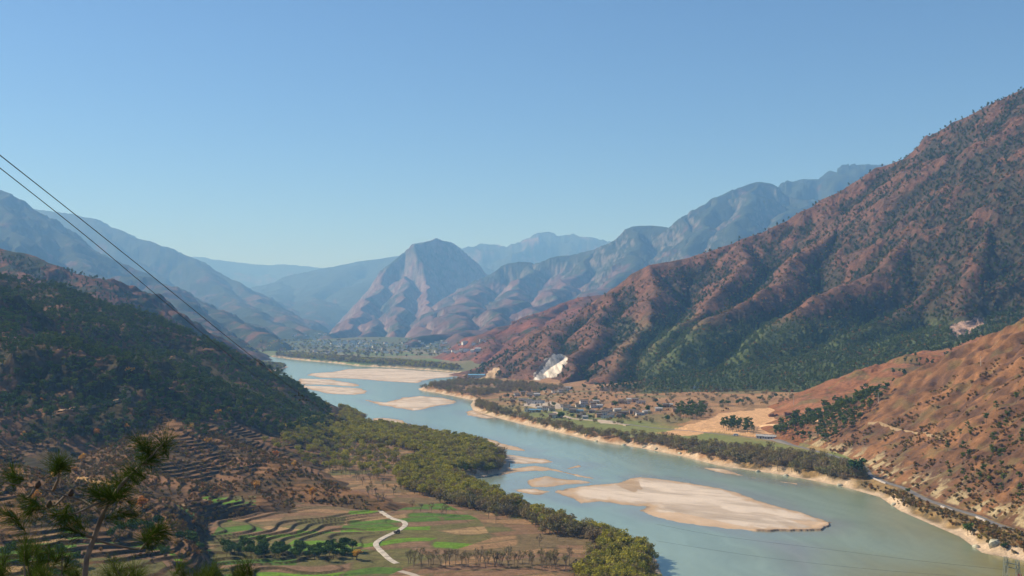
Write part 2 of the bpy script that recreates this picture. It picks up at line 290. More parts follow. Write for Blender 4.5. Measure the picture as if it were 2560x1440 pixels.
def flat_mat(name, col, rough=.8, noise=0.0, scale=2.0, metal=0.0, emit=None):
    m, nt, N, L = newmat(name)
    out = N.new('ShaderNodeOutputMaterial'); b = N.new('ShaderNodeBsdfPrincipled'); b.inputs['Roughness'].default_value = rough; b.inputs['Metallic'].default_value = metal
    b.inputs['Specular IOR Level'].default_value = 0.25
    b.inputs['Base Color'].default_value = (*col, 1)
    if noise:
        g = N.new('ShaderNodeTexCoord'); n = N.new('ShaderNodeTexNoise'); n.inputs['Scale'].default_value = scale; n.inputs['Detail'].default_value = 4
        L.new(g.outputs['Object'], n.inputs['Vector'])
        mr = N.new('ShaderNodeMapRange'); mr.inputs['From Min'].default_value = .3; mr.inputs['From Max'].default_value = .7; mr.inputs['To Min'].default_value = 1 - noise; mr.inputs['To Max'].default_value = 1 + noise
        L.new(n.outputs['Fac'], mr.inputs['Value']); v = N.new('ShaderNodeVectorMath'); v.operation = 'SCALE'; v.inputs[0].default_value = col
        L.new(mr.outputs[0], v.inputs['Scale']); L.new(v.outputs[0], b.inputs['Base Color'])
    L.new(b.outputs[0], out.inputs[0]); return m

def mesh_np(name, V, Fc, col=None, mats=(), smooth=True, midx=None):
    me = bpy.data.meshes.new(name); Fc = np.asarray(Fc, np.int32); n, k = Fc.shape
    me.vertices.add(len(V)); me.vertices.foreach_set('co', np.ascontiguousarray(V, np.float32).ravel())
    me.loops.add(n * k); me.loops.foreach_set('vertex_index', Fc.ravel())
    me.polygons.add(n); me.polygons.foreach_set('loop_start', np.arange(0, n * k, k, dtype=np.int32)); me.polygons.foreach_set('loop_total', np.full(n, k, np.int32))
    me.polygons.foreach_set('use_smooth', np.full(n, smooth, bool))
    if midx is not None: me.polygons.foreach_set('material_index', np.asarray(midx, np.int32))
    me.update(calc_edges=True)
    if col is not None:
        a = me.color_attributes.new('Col', 'FLOAT_COLOR', 'POINT'); c = np.ones((len(V), 4), np.float32); c[:, :3] = col; a.data.foreach_set('color', c.ravel())
    for m in mats: me.materials.append(m)
    return me
def link(name, me, parent=None, label=None, cat=None, group=None, kind=None, loc=None):
    o = bpy.data.objects.new(name, me); C.objects.link(o)
    if parent is not None: o.parent = parent
    if loc is not None: o.location = loc
    if label: o['label'] = label
    if cat: o['category'] = cat
    if group: o['group'] = group
    if kind: o['kind'] = kind
    return o
def grid_faces(ny, nx, keep=None):
    i = np.arange(ny * nx).reshape(ny, nx)
    f = np.stack([i[:-1, :-1], i[:-1, 1:], i[1:, 1:], i[1:, :-1]], -1).reshape(-1, 4)
    if keep is not None: f = f[keep.reshape(-1)[f].any(1)]
    return f
def compact(V, f, col):
    u, inv = np.unique(f, return_inverse=True)
    return V[u], inv.reshape(f.shape), col[u]

def mix(a, b, t): t = np.asarray(t)[..., None]; return a * (1 - t) + b * t
def rgb(*c): return np.array(c, float)
RED = rgb(.13, .06, .038); TAN = rgb(.3, .19, .10); BROWN = rgb(.075, .045, .03); DKG = rgb(.03, .04, .02); OLV = rgb(.11, .11, .04); ORG = rgb(.22, .095, .042); ROCK = rgb(.42, .36, .31)

def col_mountain(X, Y, Z, nz, px, py, forest, base=RED, alt=BROWN, fs=90., seed=70):
    n1 = fbm(X / fs, Y / fs, 5, seed); n2 = fbm(X / (fs * .22), Y / (fs * .22), 4, seed + 5)
    c = mix(base[None], alt[None], sstep(-.4, .5, n1)) * (1 + .22 * n2[:, None])
    t = sstep(-.12, .12, forest + .55 * n1 + .35 * n2)
    return mix(c, DKG[None] * (1 + .25 * n2[:, None]), t)

def build_massif(m, colfn, mat, label=None):
    xs = np.linspace(m.px[0], m.px[1], m.res[0]); ys = np.linspace(m.d[0], m.d[1], m.res[1]) if m.d[0] < 0 else np.geomspace(m.d[0], m.d[1], m.res[1])
    PX, Y = np.meshgrid(xs, ys); X = Y * (PX - CX) / F
    if m is home_hill: X = (PX - CX) / F * 420.
    Z = m.height(X.ravel(), Y.ravel()); X = X.ravel(); Y = Y.ravel()
    Zg = Z.reshape(len(ys), len(xs))
    gy = np.gradient(Zg, axis=0) / np.maximum(np.gradient(Y.reshape(Zg.shape), axis=0), 1e-6)
    gx = np.gradient(Zg, axis=1) / np.maximum(np.gradient(X.reshape(Zg.shape), axis=1), 1e-6)
    slope = np.sqrt(gx ** 2 + gy ** 2).ravel()
    f = grid_faces(len(ys), len(xs), Z > -6)
    ppx, ppy = proj(X, np.maximum(Y, 1), Z)
    col = colfn(X, Y, Z, slope, ppx, ppy)
    V = np.stack([X, Y, np.maximum(Z, -30)], -1)
    V, f, col = compact(V, f, np.broadcast_to(col, (len(X), 3)))
    return link(m.name, mesh_np(m.name, V, f, col, [mat]), kind='structure')

M_NEAR = ground_mat('near_soil', .7, ((0.8, .30), (0.15, .2)), bscale=.8)
M_HILL = ground_mat('hillside', .8, ((0.25, .35), (0.05, .25)), bscale=2.5)
M_FAR = ground_mat('far_slope', .8, ((0.045, .35), (0.012, .25)), bscale=9)

def scar(X, Y, px, py, poly): return inpoly(px, py, poly)
SCAR_WHITE = [(1326, 962), (1334, 938), (1350, 915), (1364, 898), (1382, 888), (1402, 884), (1420, 893), (1416, 914), (1400, 932), (1378, 948), (1356, 960), (1338, 968)]
SCAR_TAN = [(1190, 948), (1210, 938), (1225, 926), (1247, 918), (1246, 932), (1236, 950)]
SCAR_ROCK = [(2372, 815), (2390, 808), (2410, 802), (2430, 800), (2445, 790), (2458, 795), (2462, 815), (2440, 828), (2420, 838), (2400, 846), (2385, 838), (2374, 830)]
def right_woods_shade(X, Y, Z, px):
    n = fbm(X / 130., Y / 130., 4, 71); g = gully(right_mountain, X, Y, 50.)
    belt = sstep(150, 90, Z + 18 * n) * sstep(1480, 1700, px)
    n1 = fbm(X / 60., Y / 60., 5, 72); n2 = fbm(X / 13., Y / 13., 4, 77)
    f = sstep(-.3, .3, -.34 + .95 * belt + sstep(1950, 2400, px) * .62 + .32 * sstep(1500, 1900, px) * sstep(360, 160, Z) + np.clip(g, -8, 10) * .075 + .36 * n1 + .28 * n2)  # woods thicken towards the right to stand in for shadow on that face
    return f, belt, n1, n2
def c_right(X, Y, Z, s, px, py):
    f, belt, n1, n2 = right_woods_shade(X, Y, Z, px)
    c = mix(rgb(.145, .076, .05)[None], rgb(.09, .056, .04)[None], sstep(-.5, .5, .6 * n1 + .7 * n2)) * (1 + .25 * fbm(X / 4., Y / 4., 3, 79)[:, None])
    c = mix(c, rgb(.215, .10, .064)[None], .55 * sstep(-.1, .6, fbm(X / 34., Y / 34., 4, 78)) * sstep(2500, 1700, px))
    c = mix(c, rgb(.04, .042, .026)[None] * (1 + .25 * n2[:, None]), (.8 * f))  # dark wood floor; on the right it also paints in the slope's shadow
    c = mix(c, rgb(.085, .12, .038)[None], .75 * belt)
    for poly, cc in ((SCAR_WHITE, rgb(.55, .50, .43)), (SCAR_TAN, rgb(.42, .30, .18)), (SCAR_ROCK, rgb(.34, .23, .18))):
        jx = px + 5 * perlin(X / 9., Z / 9., 75); jy = py + 5 * perlin(X / 9., Z / 9., 76)
        k = inpoly(jx, jy, poly) & (Y < 2600)
        c[k] = cc * np.clip(1 + .55 * fbm(X[k] / 7., Z[k] / 16., 4, 77), .25, 1.5)[:, None]
    k = inpoly(px + 3 * n2, py, [(1334, 940), (1348, 917), (1364, 899), (1376, 893), (1364, 912), (1350, 928), (1337, 946)]); c[k] = rgb(.13, .10, .085) * (1 + .3 * n2[k])[:, None]
    k = inpoly(px + 3 * n2, py, [(2400, 822), (2422, 826), (2410, 842), (2402, 838)]) | inpoly(px, py + 2 * n2, [(2410, 805), (2440, 802), (2446, 812), (2415, 812)]); c[k] = rgb(.13, .10, .09)
    return c
def c_far(forest, base, alt, fs, seed):
    return lambda X, Y, Z, s, px, py: col_mountain(X, Y, Z, s, px, py, forest + .3 * sstep(200, 700, Z), base, alt, fs, seed)
def c_peak(X, Y, Z, s, px, py):
    c = col_mountain(X, Y, Z, s, px, py, -.25 + .4 * sstep(500, 750, Z), rgb(.13, .07, .058), rgb(.075, .052, .045), 320., 80)
    return mix(c, rgb(.30, .24, .21)[None], .45 * sstep(1.0, 1.6, s))
def c_blue(X, Y, Z, s, px, py):
    c = col_mountain(X, Y, Z, s, px, py, -.15 + .6 * sstep(300, 750, Z), rgb(.12, .065, .052), rgb(.065, .048, .038), 300., 82)
    return mix(c, rgb(.30, .24, .21)[None], .4 * sstep(1.0, 1.5, s))
def c_mid(X, Y, Z, s, px, py):
    n = fbm(X / 60., Y / 60., 4, 85)
    return mix(mix(ORG[None], rgb(.25, .115, .06)[None], sstep(-.4, .5, n)), OLV[None], .6 * sstep(0, .6, fbm(X / 30., Y / 30., 3, 86)))
def c_nr(X, Y, Z, s, px, py):
    n = fbm(X / 35., Y / 35., 5, 87); n2 = fbm(X / 5., Y / 5., 4, 89); n3 = fbm(X / 14., Y / 14., 4, 88)
    c = mix(rgb(.225, .112, .052)[None], rgb(.125, .066, .036)[None], sstep(-.35, .45, n + .4 * n2)) * (1 + .38 * n2[:, None])
    c = mix(c, rgb(.085, .05, .036)[None] * (1 + .3 * n2[:, None]), .8 * sstep(.05, .6, n3 + .25 * sstep(980, 1180, py)))
    c = mix(c, rgb(.15, .12, .05)[None], .5 * sstep(.2, .6, fbm(X / 18. + 7, Y / 18., 3, 84)))
    d = dline(X, Y, ROADXY); below = np.interp(X / Y, [p[0] / p[1] for p in ROADW], [p[1] for p in ROADW]) > Y
    cut = sstep(5, 7, d) * sstep(24, 12, d + 9 * n2) * (~below) * sstep(-.15, .2, n3 + .3 * n2)
    c = mix(c, rgb(.38, .30, .17)[None] * (1 + .35 * n2[:, None]), .9 * cut)
    c = np.where((below & (d < 80))[:, None], mix(rgb(.26, .17, .065)[None], rgb(.13, .09, .045)[None], sstep(-.3, .4, n3 + .4 * n2)) * (1 + .3 * n2[:, None]), c)
    bank = below * sstep(3.4, 2.2, Z + .8 * n2)
    return mix(c, rgb(.40, .31, .21)[None] * (1 + .2 * n2[:, None]), .9 * bank)
def c_pine(X, Y, Z, s, px, py):
    n = fbm(X / 45., Y / 45., 4, 91)
    return mix(rgb(.17, .095, .05)[None], rgb(.06, .05, .025)[None], sstep(-.5, .1, n))
def c_lred(X, Y, Z, s, px, py): return col_mountain(X, Y, Z, s, px, py, -.05, rgb(.15, .07, .04), BROWN, 80., 93)
def plots(X, Y, su, sv, ang, seed):                 # an irregular patchwork of field plots: a cell number and the distance to its edge
    c, s = math.cos(ang), math.sin(ang)
    u = (X * c + Y * s) / su + .35 * perlin(X / 60., Y / 60., seed); v = (-X * s + Y * c) / sv + .35 * perlin(X / 45., Y / 45., seed + 1)
    vi = np.floor(v); off = _gr[(vi.astype(int) * 7 + seed) & 4095]; uu = u + off; ui = np.floor(uu)
    h = _gr[_perm[(_perm[ui.astype(int) & 4095] + vi.astype(int) * 3) & 4095]] / (2 * np.pi)
    e = np.minimum(np.minimum(uu - ui, 1 - uu + ui) * su, np.minimum(v - vi, 1 - v + vi) * sv)
    return h, e
GRN = rgb(.08, .15, .025); BGRN = rgb(.115, .215, .02); OLF = rgb(.13, .12, .045); DRY = rgb(.30, .20, .10); PLW = rgb(.20, .125, .075)
def plot_col(h, table):
    c = np.zeros((len(h), 3)); lo = 0
    for w, k in table:
        c[(h >= lo) & (h < lo + w)] = k; lo += w
    c[h >= lo] = table[-1][1]
    return c
GREEN_T = [(.34, GRN), (.12, BGRN), (.30, OLF), (.12, PLW), (.12, DRY)]
BROWN_T = [(.35, rgb(.20, .12, .07)), (.3, rgb(.27, .165, .085)), (.2, rgb(.16, .115, .06)), (.15, OLF)]
GREEN_BASIN = [(430, 1325), (620, 1290), (760, 1300), (900, 1330), (960, 1345), (940, 1440), (940, 1500), (420, 1500), (560, 1400), (450, 1350)]
GREEN_LEFT = [(-200, 1290), (80, 1300), (170, 1325), (230, 1350), (420, 1370), (480, 1420), (430, 1500), (-200, 1500)]
GREEN_STRIP = [(400, 1275), (520, 1240), (640, 1240), (640, 1275), (560, 1305), (430, 1290)]
def c_terr(X, Y, Z, s, px, py):
    n = fbm(X / 30., Y / 30., 4, 95); n2 = fbm(X / 5., Y / 5., 3, 96)
    c = mix(rgb(.165, .09, .04)[None], rgb(.09, .058, .027)[None], sstep(-.3, .4, n)) * (1 + .3 * n2[:, None])
    h, e = plots(X, Y, 38, 13, .35, 21)
    g = inpoly(px, py, GREEN_BASIN) | inpoly(px, py, GREEN_LEFT) | inpoly(px, py, GREEN_STRIP)
    pc = plot_col(h, GREEN_T)
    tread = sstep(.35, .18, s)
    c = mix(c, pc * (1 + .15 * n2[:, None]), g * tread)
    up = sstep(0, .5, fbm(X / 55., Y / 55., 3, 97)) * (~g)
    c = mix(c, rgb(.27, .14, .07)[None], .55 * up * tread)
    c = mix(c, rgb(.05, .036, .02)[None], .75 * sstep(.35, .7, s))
    return c
def c_floor(X, Y, Z, s, px, py, sd_, right, ins):
    n = fbm(X / 30., Y / 30., 4, 99); n2 = fbm(X / 5., Y / 5., 3, 98)
    L_ = ~right
    h, e = plots(X + 9 * perlin(X / 38., Y / 38., 32), Y + 9 * perlin(X / 38., Y / 38., 33), 40, 13, .22, 31)
    cg = plot_col(h, GREEN_T); cb = plot_col(h, BROWN_T)
    gz = sstep(-.15, .15, inpoly(px, py, [(880, 1262), (1110, 1258), (1200, 1300), (1230, 1345), (1120, 1380), (1010, 1420), (850, 1500), (400, 1500), (560, 1300), (800, 1330), (850, 1330)]) * 1.0 - .5 + .2 * n)
    fu = fbm((X * .97 + Y * .22) / 45., (-X * .22 + Y * .97) / 1.7, 3, 105)
    cl = mix(cb, cg, gz) * (1 + .12 * n2[:, None] + .22 * fu[:, None])
    cl = mix(cl, rgb(.13, .10, .05)[None], .85 * sstep(1.6, .6, e))
    fr = paddy(X, Y); cl = mix(cl, rgb(.055, .042, .02)[None], .9 * sstep(-50, -110, X) * sstep(760, 640, Y) * sstep(.0, .04, fr) * sstep(.2, .12, fr))
    cl = mix(cl, rgb(.30, .17, .085)[None], .7 * sstep(1010, 1180, Y) * sstep(1700, 1500, Y))
    h2, e2 = plots(X, Y, 60, 30, -.3, 41)
    cr = plot_col(h2, [(.3, rgb(.30, .17, .085)), (.3, rgb(.24, .15, .075)), (.2, rgb(.19, .15, .07)), (.2, rgb(.33, .2, .10))]) * (1 + .22 * n2[:, None])
    cr = mix(cr, rgb(.15, .20, .06)[None], .75 * sstep(130, 90, sd_) * sstep(1700, 1300, Y) * sstep(20, 30, sd_))
    quarry = inpoly(px + 8 * n, py + 4 * n, [(1640, 1085), (1740, 1058), (1800, 1035), (1900, 1022), (2010, 1012), (2110, 1018), (2090, 1035), (1980, 1065), (1930, 1085), (1890, 1092), (1800, 1078), (1700, 1092)])
    cr[quarry] = (rgb(.55, .33, .17) * (1 + .22 * n2[:, None]))[quarry]
    yard = inpoly(px + 8 * n, py + 3 * n, [(1320, 1006), (1385, 1004), (1420, 1018), (1380, 1024), (1300, 1014)]) | inpoly(px + 5 * n, py + 2 * n, [(1490, 1048), (1540, 1053), (1560, 1062), (1500, 1058)])
    cr[yard] = rgb(.45, .37, .29)
    cf = mix(plot_col(plots(X, Y, 220, 120, .2, 51)[0], [(.35, rgb(.12, .17, .06)), (.35, rgb(.20, .16, .09)), (.3, rgb(.15, .15, .08))]), rgb(.08, .095, .05)[None], .75 * sstep(4000, 4600, Y))
    oc = (right & (Y < 960) & (X > 190) & (sd_ < 70))[:, None]; cr = np.where(oc, mix(rgb(.25, .165, .07)[None], rgb(.12, .09, .045)[None], sstep(-.3, .4, fbm(X / 11., Y / 11., 4, 106))) * (1 + .3 * n2[:, None]), cr)
    c = np.where(right[:, None], cr, cl); c = np.where((Y > 2450)[:, None], cf, c)
    sandy = sstep(np.where(right, 10, 17), np.where(right, 3.5, 8), sd_ + 6 * perlin(X / 18., Y / 18., 66)) * (Z < 5.5)
    c = mix(c, rgb(.50, .38, .26)[None] * (1 + .2 * n2[:, None]), sandy)
    return mix(c, rgb(.22, .17, .12)[None], ins * 1.0)

def build_ground():
    a = np.concatenate([np.linspace(-9000, -320, 26), np.linspace(-300, 2860, 1180), np.linspace(2880, 11000, 26)])
    ys = np.concatenate([np.linspace(-200, 330, 14)[:-1], np.geomspace(330, 3600, 900)[:-1], np.geomspace(3600, 60000, 150)])
    PX, Y = np.meshgrid(a, ys); X = (np.maximum(Y, 330)) * (PX - CX) / F
    X = X.ravel(); Y = Y.ravel()
    z, s, right, ins = floor_z(X, Y, True)
    Zg = z.reshape(PX.shape)
    px, py = proj(X, np.maximum(Y, 100), z)
    col = c_floor(X, Y, z, None, px, py, s, right, ins)
    f = grid_faces(len(ys), len(a))
    link('ground', mesh_np('ground', np.stack([X, Y, z], -1), f, col, [M_NEAR]), kind='structure')
build_ground()
build_massif(far_range, c_far(.1, RED, BROWN, 900., 60), M_FAR)
build_massif(jagged_range, c_far(0, rgb(.2, .13, .1), BROWN, 600., 61), M_FAR)
build_massif(green_back, c_far(.35, RED, BROWN, 500., 62), M_FAR)
build_massif(peak, c_peak, M_FAR)
build_massif(blue_ridge, c_blue, M_FAR)
build_massif(blue_back, c_far(.4, RED, BROWN, 400., 63), M_FAR)
build_massif(purple_hill, c_far(-.45, rgb(.17, .068, .045), rgb(.10, .052, .036), 130., 64), M_FAR)
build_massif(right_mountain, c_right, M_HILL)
build_massif(mid_spur, c_mid, M_HILL)
build_massif(near_right, c_nr, M_NEAR)
build_massif(left_far, c_far(.15, rgb(.11, .065, .048), rgb(.06, .045, .032), 380., 65), M_FAR)
build_massif(left_blue, c_far(.12, rgb(.12, .065, .045), rgb(.06, .045, .032), 240., 66), M_FAR)
build_massif(left_red, c_lred, M_HILL)
build_massif(pine_hill, c_pine, M_HILL)
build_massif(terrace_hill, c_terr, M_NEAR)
build_massif(home_hill, lambda X, Y, Z, s, px, py: np.tile(rgb(.12, .08, .04), (len(X), 1)), M_NEAR)

# ------------------------------------------------------------------ river and its sandbars
def river():
    m, nt, N, L = newmat('river_water')
    out = N.new('ShaderNodeOutputMaterial'); b = N.new('ShaderNodeBsdfPrincipled'); b.inputs['Roughness'].default_value = .16; b.inputs['IOR'].default_value = 1.33
    b.inputs['Specular IOR Level'].default_value = .5
    a = N.new('ShaderNodeAttribute'); a.attribute_name = 'Col'; L.new(a.outputs['Color'], b.inputs['Base Color'])
    g = N.new('ShaderNodeNewGeometry'); mp = N.new('ShaderNodeMapping'); mp.inputs['Scale'].default_value = (1, .5, 1); n = N.new('ShaderNodeTexNoise'); n.inputs['Scale'].default_value = .35; n.inputs['Detail'].default_value = 6
    L.new(g.outputs['Position'], mp.inputs['Vector']); L.new(mp.outputs[0], n.inputs['Vector'])
    bp = N.new('ShaderNodeBump'); bp.inputs['Strength'].default_value = .12; bp.inputs['Distance'].default_value = .5; L.new(n.outputs['Fac'], bp.inputs['Height']); L.new(bp.outputs[0], b.inputs['Normal'])
    L.new(b.outputs[0], out.inputs[0])
    a = np.linspace(500, 3400, 520); ys = np.geomspace(250, 4600, 420); PX, Y = np.meshgrid(a, ys); X = (Y * (PX - CX) / F).ravel(); Y = Y.ravel()
    px, py = proj(X, Y, X * 0)
    dl = dline(X, Y, LEFT); dr = dline(X, Y, RIGHT)
    n1 = fbm(X / 70., Y / 130., 4, 101)
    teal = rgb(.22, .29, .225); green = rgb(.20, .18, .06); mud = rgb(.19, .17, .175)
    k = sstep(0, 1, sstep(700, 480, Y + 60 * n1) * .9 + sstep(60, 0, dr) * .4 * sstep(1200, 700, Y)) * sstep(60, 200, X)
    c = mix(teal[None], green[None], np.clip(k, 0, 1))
    sh = np.zeros(len(X))
    for p in BARS: sh = np.maximum(sh, sstep(-26, 0, sdf(X, Y, gp(p)) + 14 * n1))
    plume = sstep(-14, 14, sdf(X + 10 * n1, Y, gp([(1850, 1340), (1960, 1350), (2035, 1365), (2030, 1400), (2050, 1480), (2020, 1480), (2010, 1420), (1950, 1385)])))
    c = mix(c, mud[None], np.clip(.5 * sh + .6 * plume, 0, 1))
    a_, b_ = G(1250, 1040), G(2350, 1400); ax = np.array([b_[0] - a_[0], b_[1] - a_[1]]); ax = ax / np.linalg.norm(ax); U = X * ax[0] + Y * ax[1] + 25 * n1; Vv = -X * ax[1] + Y * ax[0] + 18 * n1
    c = c * (1 + .10 * fbm(U / 160., Vv / 11., 4, 103) + .05 * fbm(U / 30., Vv / 4., 3, 104))[:, None]
    o = link('river', mesh_np('river', np.stack([X, Y, X * 0], -1), grid_faces(len(ys), len(a)), c, [m]), kind='structure')
BARS = [
 [(772, 934), (828, 930), (869, 923), (940, 921), (983, 922), (1078, 928), (1139, 933), (1145, 938), (1125, 943), (1094, 945), (1061, 951), (1044, 958), (994, 955), (883, 947), (800, 944), (769, 938)],
 [(744, 946), (828, 949), (894, 960), (900, 965), (885, 967), (828, 962), (744, 961)],
 [(744, 963), (828, 966), (892, 970), (919, 977), (922, 983), (883, 987), (828, 985), (800, 979), (750, 969)],
 [(905, 998), (935, 1003), (965, 1006), (1005, 994), (1050, 990), (1094, 993), (1144, 1001), (1142, 1006), (1100, 1015), (1064, 1023), (1033, 1026), (983, 1019), (945, 1012)],
 [(1150, 1030), (1185, 1024), (1215, 1036), (1235, 1044), (1215, 1046), (1175, 1040)],
 [(922, 1046), (960, 1044), (1000, 1048), (1012, 1054), (1040, 1064), (1100, 1076), (1200, 1098), (1195, 1106), (1100, 1090), (1000, 1072), (940, 1060)],
 [(1173, 1090), (1222, 1097), (1275, 1111), (1320, 1128), (1292, 1127), (1197, 1118), (1180, 1101)],
 [(1225, 1132), (1240, 1134), (1292, 1138), (1348, 1146), (1389, 1155), (1362, 1159), (1292, 1160), (1250, 1158)],
 [(1250, 1172), (1292, 1167), (1341, 1162), (1377, 1169), (1430, 1182), (1480, 1196), (1440, 1190), (1377, 1176), (1355, 1178), (1292, 1182), (1250, 1188)],
 [(1396, 1174), (1447, 1162), (1455, 1166), (1429, 1173), (1400, 1180)],
 [(1306, 1203), (1330, 1194), (1362, 1189), (1433, 1199), (1484, 1206), (1440, 1212), (1384, 1218), (1327, 1217), (1310, 1210)],
 [(1285, 1224), (1334, 1222), (1367, 1229), (1352, 1241), (1310, 1233)],
 [(1385, 1231), (1398, 1220), (1468, 1213), (1545, 1206), (1573, 1195), (1600, 1192), (1700, 1202), (1780, 1218), (1860, 1234), (1950, 1262), (2040, 1290), (2085, 1306), (2080, 1315), (2060, 1327), (1922, 1329), (1834, 1325), (1700, 1307), (1620, 1292), (1586, 1278), (1600, 1266), (1500, 1253), (1452, 1259), (1400, 1241)],
 [(1760, 1170), (1818, 1175), (1912, 1200), (1834, 1189)],
 [(1945, 1204), (1992, 1208), (1990, 1211)]]
river()
M_SAND = ground_mat('river_sand', .25, ((1.2, .10), (0.05, .10)), bscale=.3)
def sandbars():
    for bi, p in enumerate(BARS):
        poly = gp(p); xs = [q[0] for q in poly]; ys = [q[1] for q in poly]
        x0, x1, y0, y1 = min(xs) - 12, max(xs) + 12, min(ys) - 12, max(ys) + 12
        big = bi == 12; nx = 420 if big else 200; ny = 420 if big else 160
        X, Y = np.meshgrid(np.linspace(x0, x1, nx), np.linspace(y0, y1, ny)); X = X.ravel(); Y = Y.ravel()
        s = sdf(X, Y, poly)
        n = perlin(X / 26., Y / 60., 111); n2 = fbm(X / 8., Y / 20., 3, 112)
        s = s + n * 5 + n2 * 1.6
        z = np.where(s > 0, .75 * (1 - np.exp(-s / 14.)) + .18 * n * sstep(0, 20, s), s * .06) - .1
        wet = sstep(.42, .12, z + .12 * n2)
        # old flow lines: pale dry sheets beside greyer damp ones
        ax = np.array(poly[int(np.argmax([q[0] for q in poly]))]) - np.array(poly[int(np.argmin([q[0] for q in poly]))]); ax = ax / np.linalg.norm(ax); U = X * ax[0] + Y * ax[1]; Vv = -X * ax[1] + Y * ax[0]
        band = .7 * fbm(U / 150. + .5 * n, Vv / 32. + .6 * n, 4, 114) + .22 * fbm(U / 40., Vv / 7., 3, 115)
        c = mix(rgb(.58, .49, .40)[None], rgb(.44, .36, .285)[None], sstep(-.1, .35, band))
        c = mix(c, rgb(.33, .27, .21)[None], .55 * sstep(.15, .6, fbm(U / 90. + 5, Vv / 22., 4, 116)))
        c = mix(c, rgb(.42, .295, .185)[None], .9 * wet)
        c = mix(c, rgb(.20, .15, .11)[None], .8 * sstep(.10, -.02, z + .05 * n2))
        if big:
            px, py = proj(X, Y, X * 0)
            c = mix(c, rgb(.36, .26, .17)[None], .85 * inpoly(px + 9 * n2, py + 4 * n2, [(1540, 1213), (1565, 1200), (1600, 1205), (1606, 1225), (1590, 1235), (1555, 1222)]))
            t = inpoly(px + 10 * n2, py + 3 * n2, [(1586, 1278), (1700, 1285), (1860, 1318), (1900, 1330), (1830, 1330), (1700, 1310), (1600, 1292)]) | inpoly(px + 8 * n2, py, [(1980, 1302), (2060, 1306), (2085, 1310), (2060, 1326), (2000, 1312)])
            c = mix(c, rgb(.50, .36, .24)[None], .8 * t)
            # the cut bank along the downstream edge
            edge = sstep(10, 3, dline(X, Y, gp([(1900, 1330), (2055, 1328), (2082, 1312)])))
            z = np.where(s > 1.0, z + .9 * edge, z)
        f = grid_faces(ny, nx, z > -.35)
        V, f, c = compact(np.stack([X, Y, z], -1), f, c)
        link('sandbar', mesh_np('sandbar', V, f, c, [M_SAND]), kind='structure')
sandbars()

# ------------------------------------------------------------------ plants: prototypes
class MB:                                           # collects pieces of one mesh
    def __init__(s): s.v, s.f, s.m, s.n = [], [], [], 0
    def add(s, V, Fc, m=0):
        V = np.asarray(V, float); Fc = [tuple(int(i) + s.n for i in q) for q in Fc]
        s.v.append(V); s.f += Fc; s.m += [m] * len(Fc); s.n += len(V); return s
    def box(s, c, size, rz=0, m=0, top=1.0):
        x, y, z = [q / 2 for q in size]; a = np.array([(i * x * (top if k > 0 else 1), j * y * (top if k > 0 else 1), k * z) for k in (-1, 1) for j in (-1, 1) for i in (-1, 1)])
        R_ = np.array([[math.cos(rz), -math.sin(rz), 0], [math.sin(rz), math.cos(rz), 0], [0, 0, 1]])
        return s.add(a @ R_.T + np.array(c), [(0, 2, 3, 1), (4, 5, 7, 6), (0, 1, 5, 4), (2, 6, 7, 3), (0, 4, 6, 2), (1, 3, 7, 5)], m)
    def tube(s, pts, rad, n=5, m=0):
        pts = [Vector(p) for p in pts]; V = []
        for i, p in enumerate(pts):
            d = (pts[min(i + 1, len(pts) - 1)] - pts[max(i - 1, 0)]).normalized()
            u = d.cross(Vector((0.3, 0.2, 1) if abs(d.z) < .9 else (1, 0, 0))).normalized(); w = d.cross(u); r = rad[i] if hasattr(rad, '__len__') else rad
            for k in range(n):
                a = 2 * math.pi * k / n; V.append(p + (u * math.cos(a) + w * math.sin(a)) * r)
        Fc = [(i * n + k, i * n + (k + 1) % n, (i + 1) * n + (k + 1) % n, (i + 1) * n + k) for i in range(len(pts) - 1) for k in range(n)]
        Fc += [tuple(range(n))[::-1], tuple((len(pts) - 1) * n + k for k in range(n))]
        return s.add([tuple(v) for v in V], Fc, m)
    def mesh(s, name, mats, smooth=False):
        me = bpy.data.meshes.new(name); me.from_pydata([tuple(v) for v in np.concatenate(s.v)], [], s.f)
        me.polygons.foreach_set('material_index', s.m)
        if smooth: me.polygons.foreach_set('use_smooth', [True] * len(s.f))
        for m in mats: me.materials.append(m)
        me.update(); return me

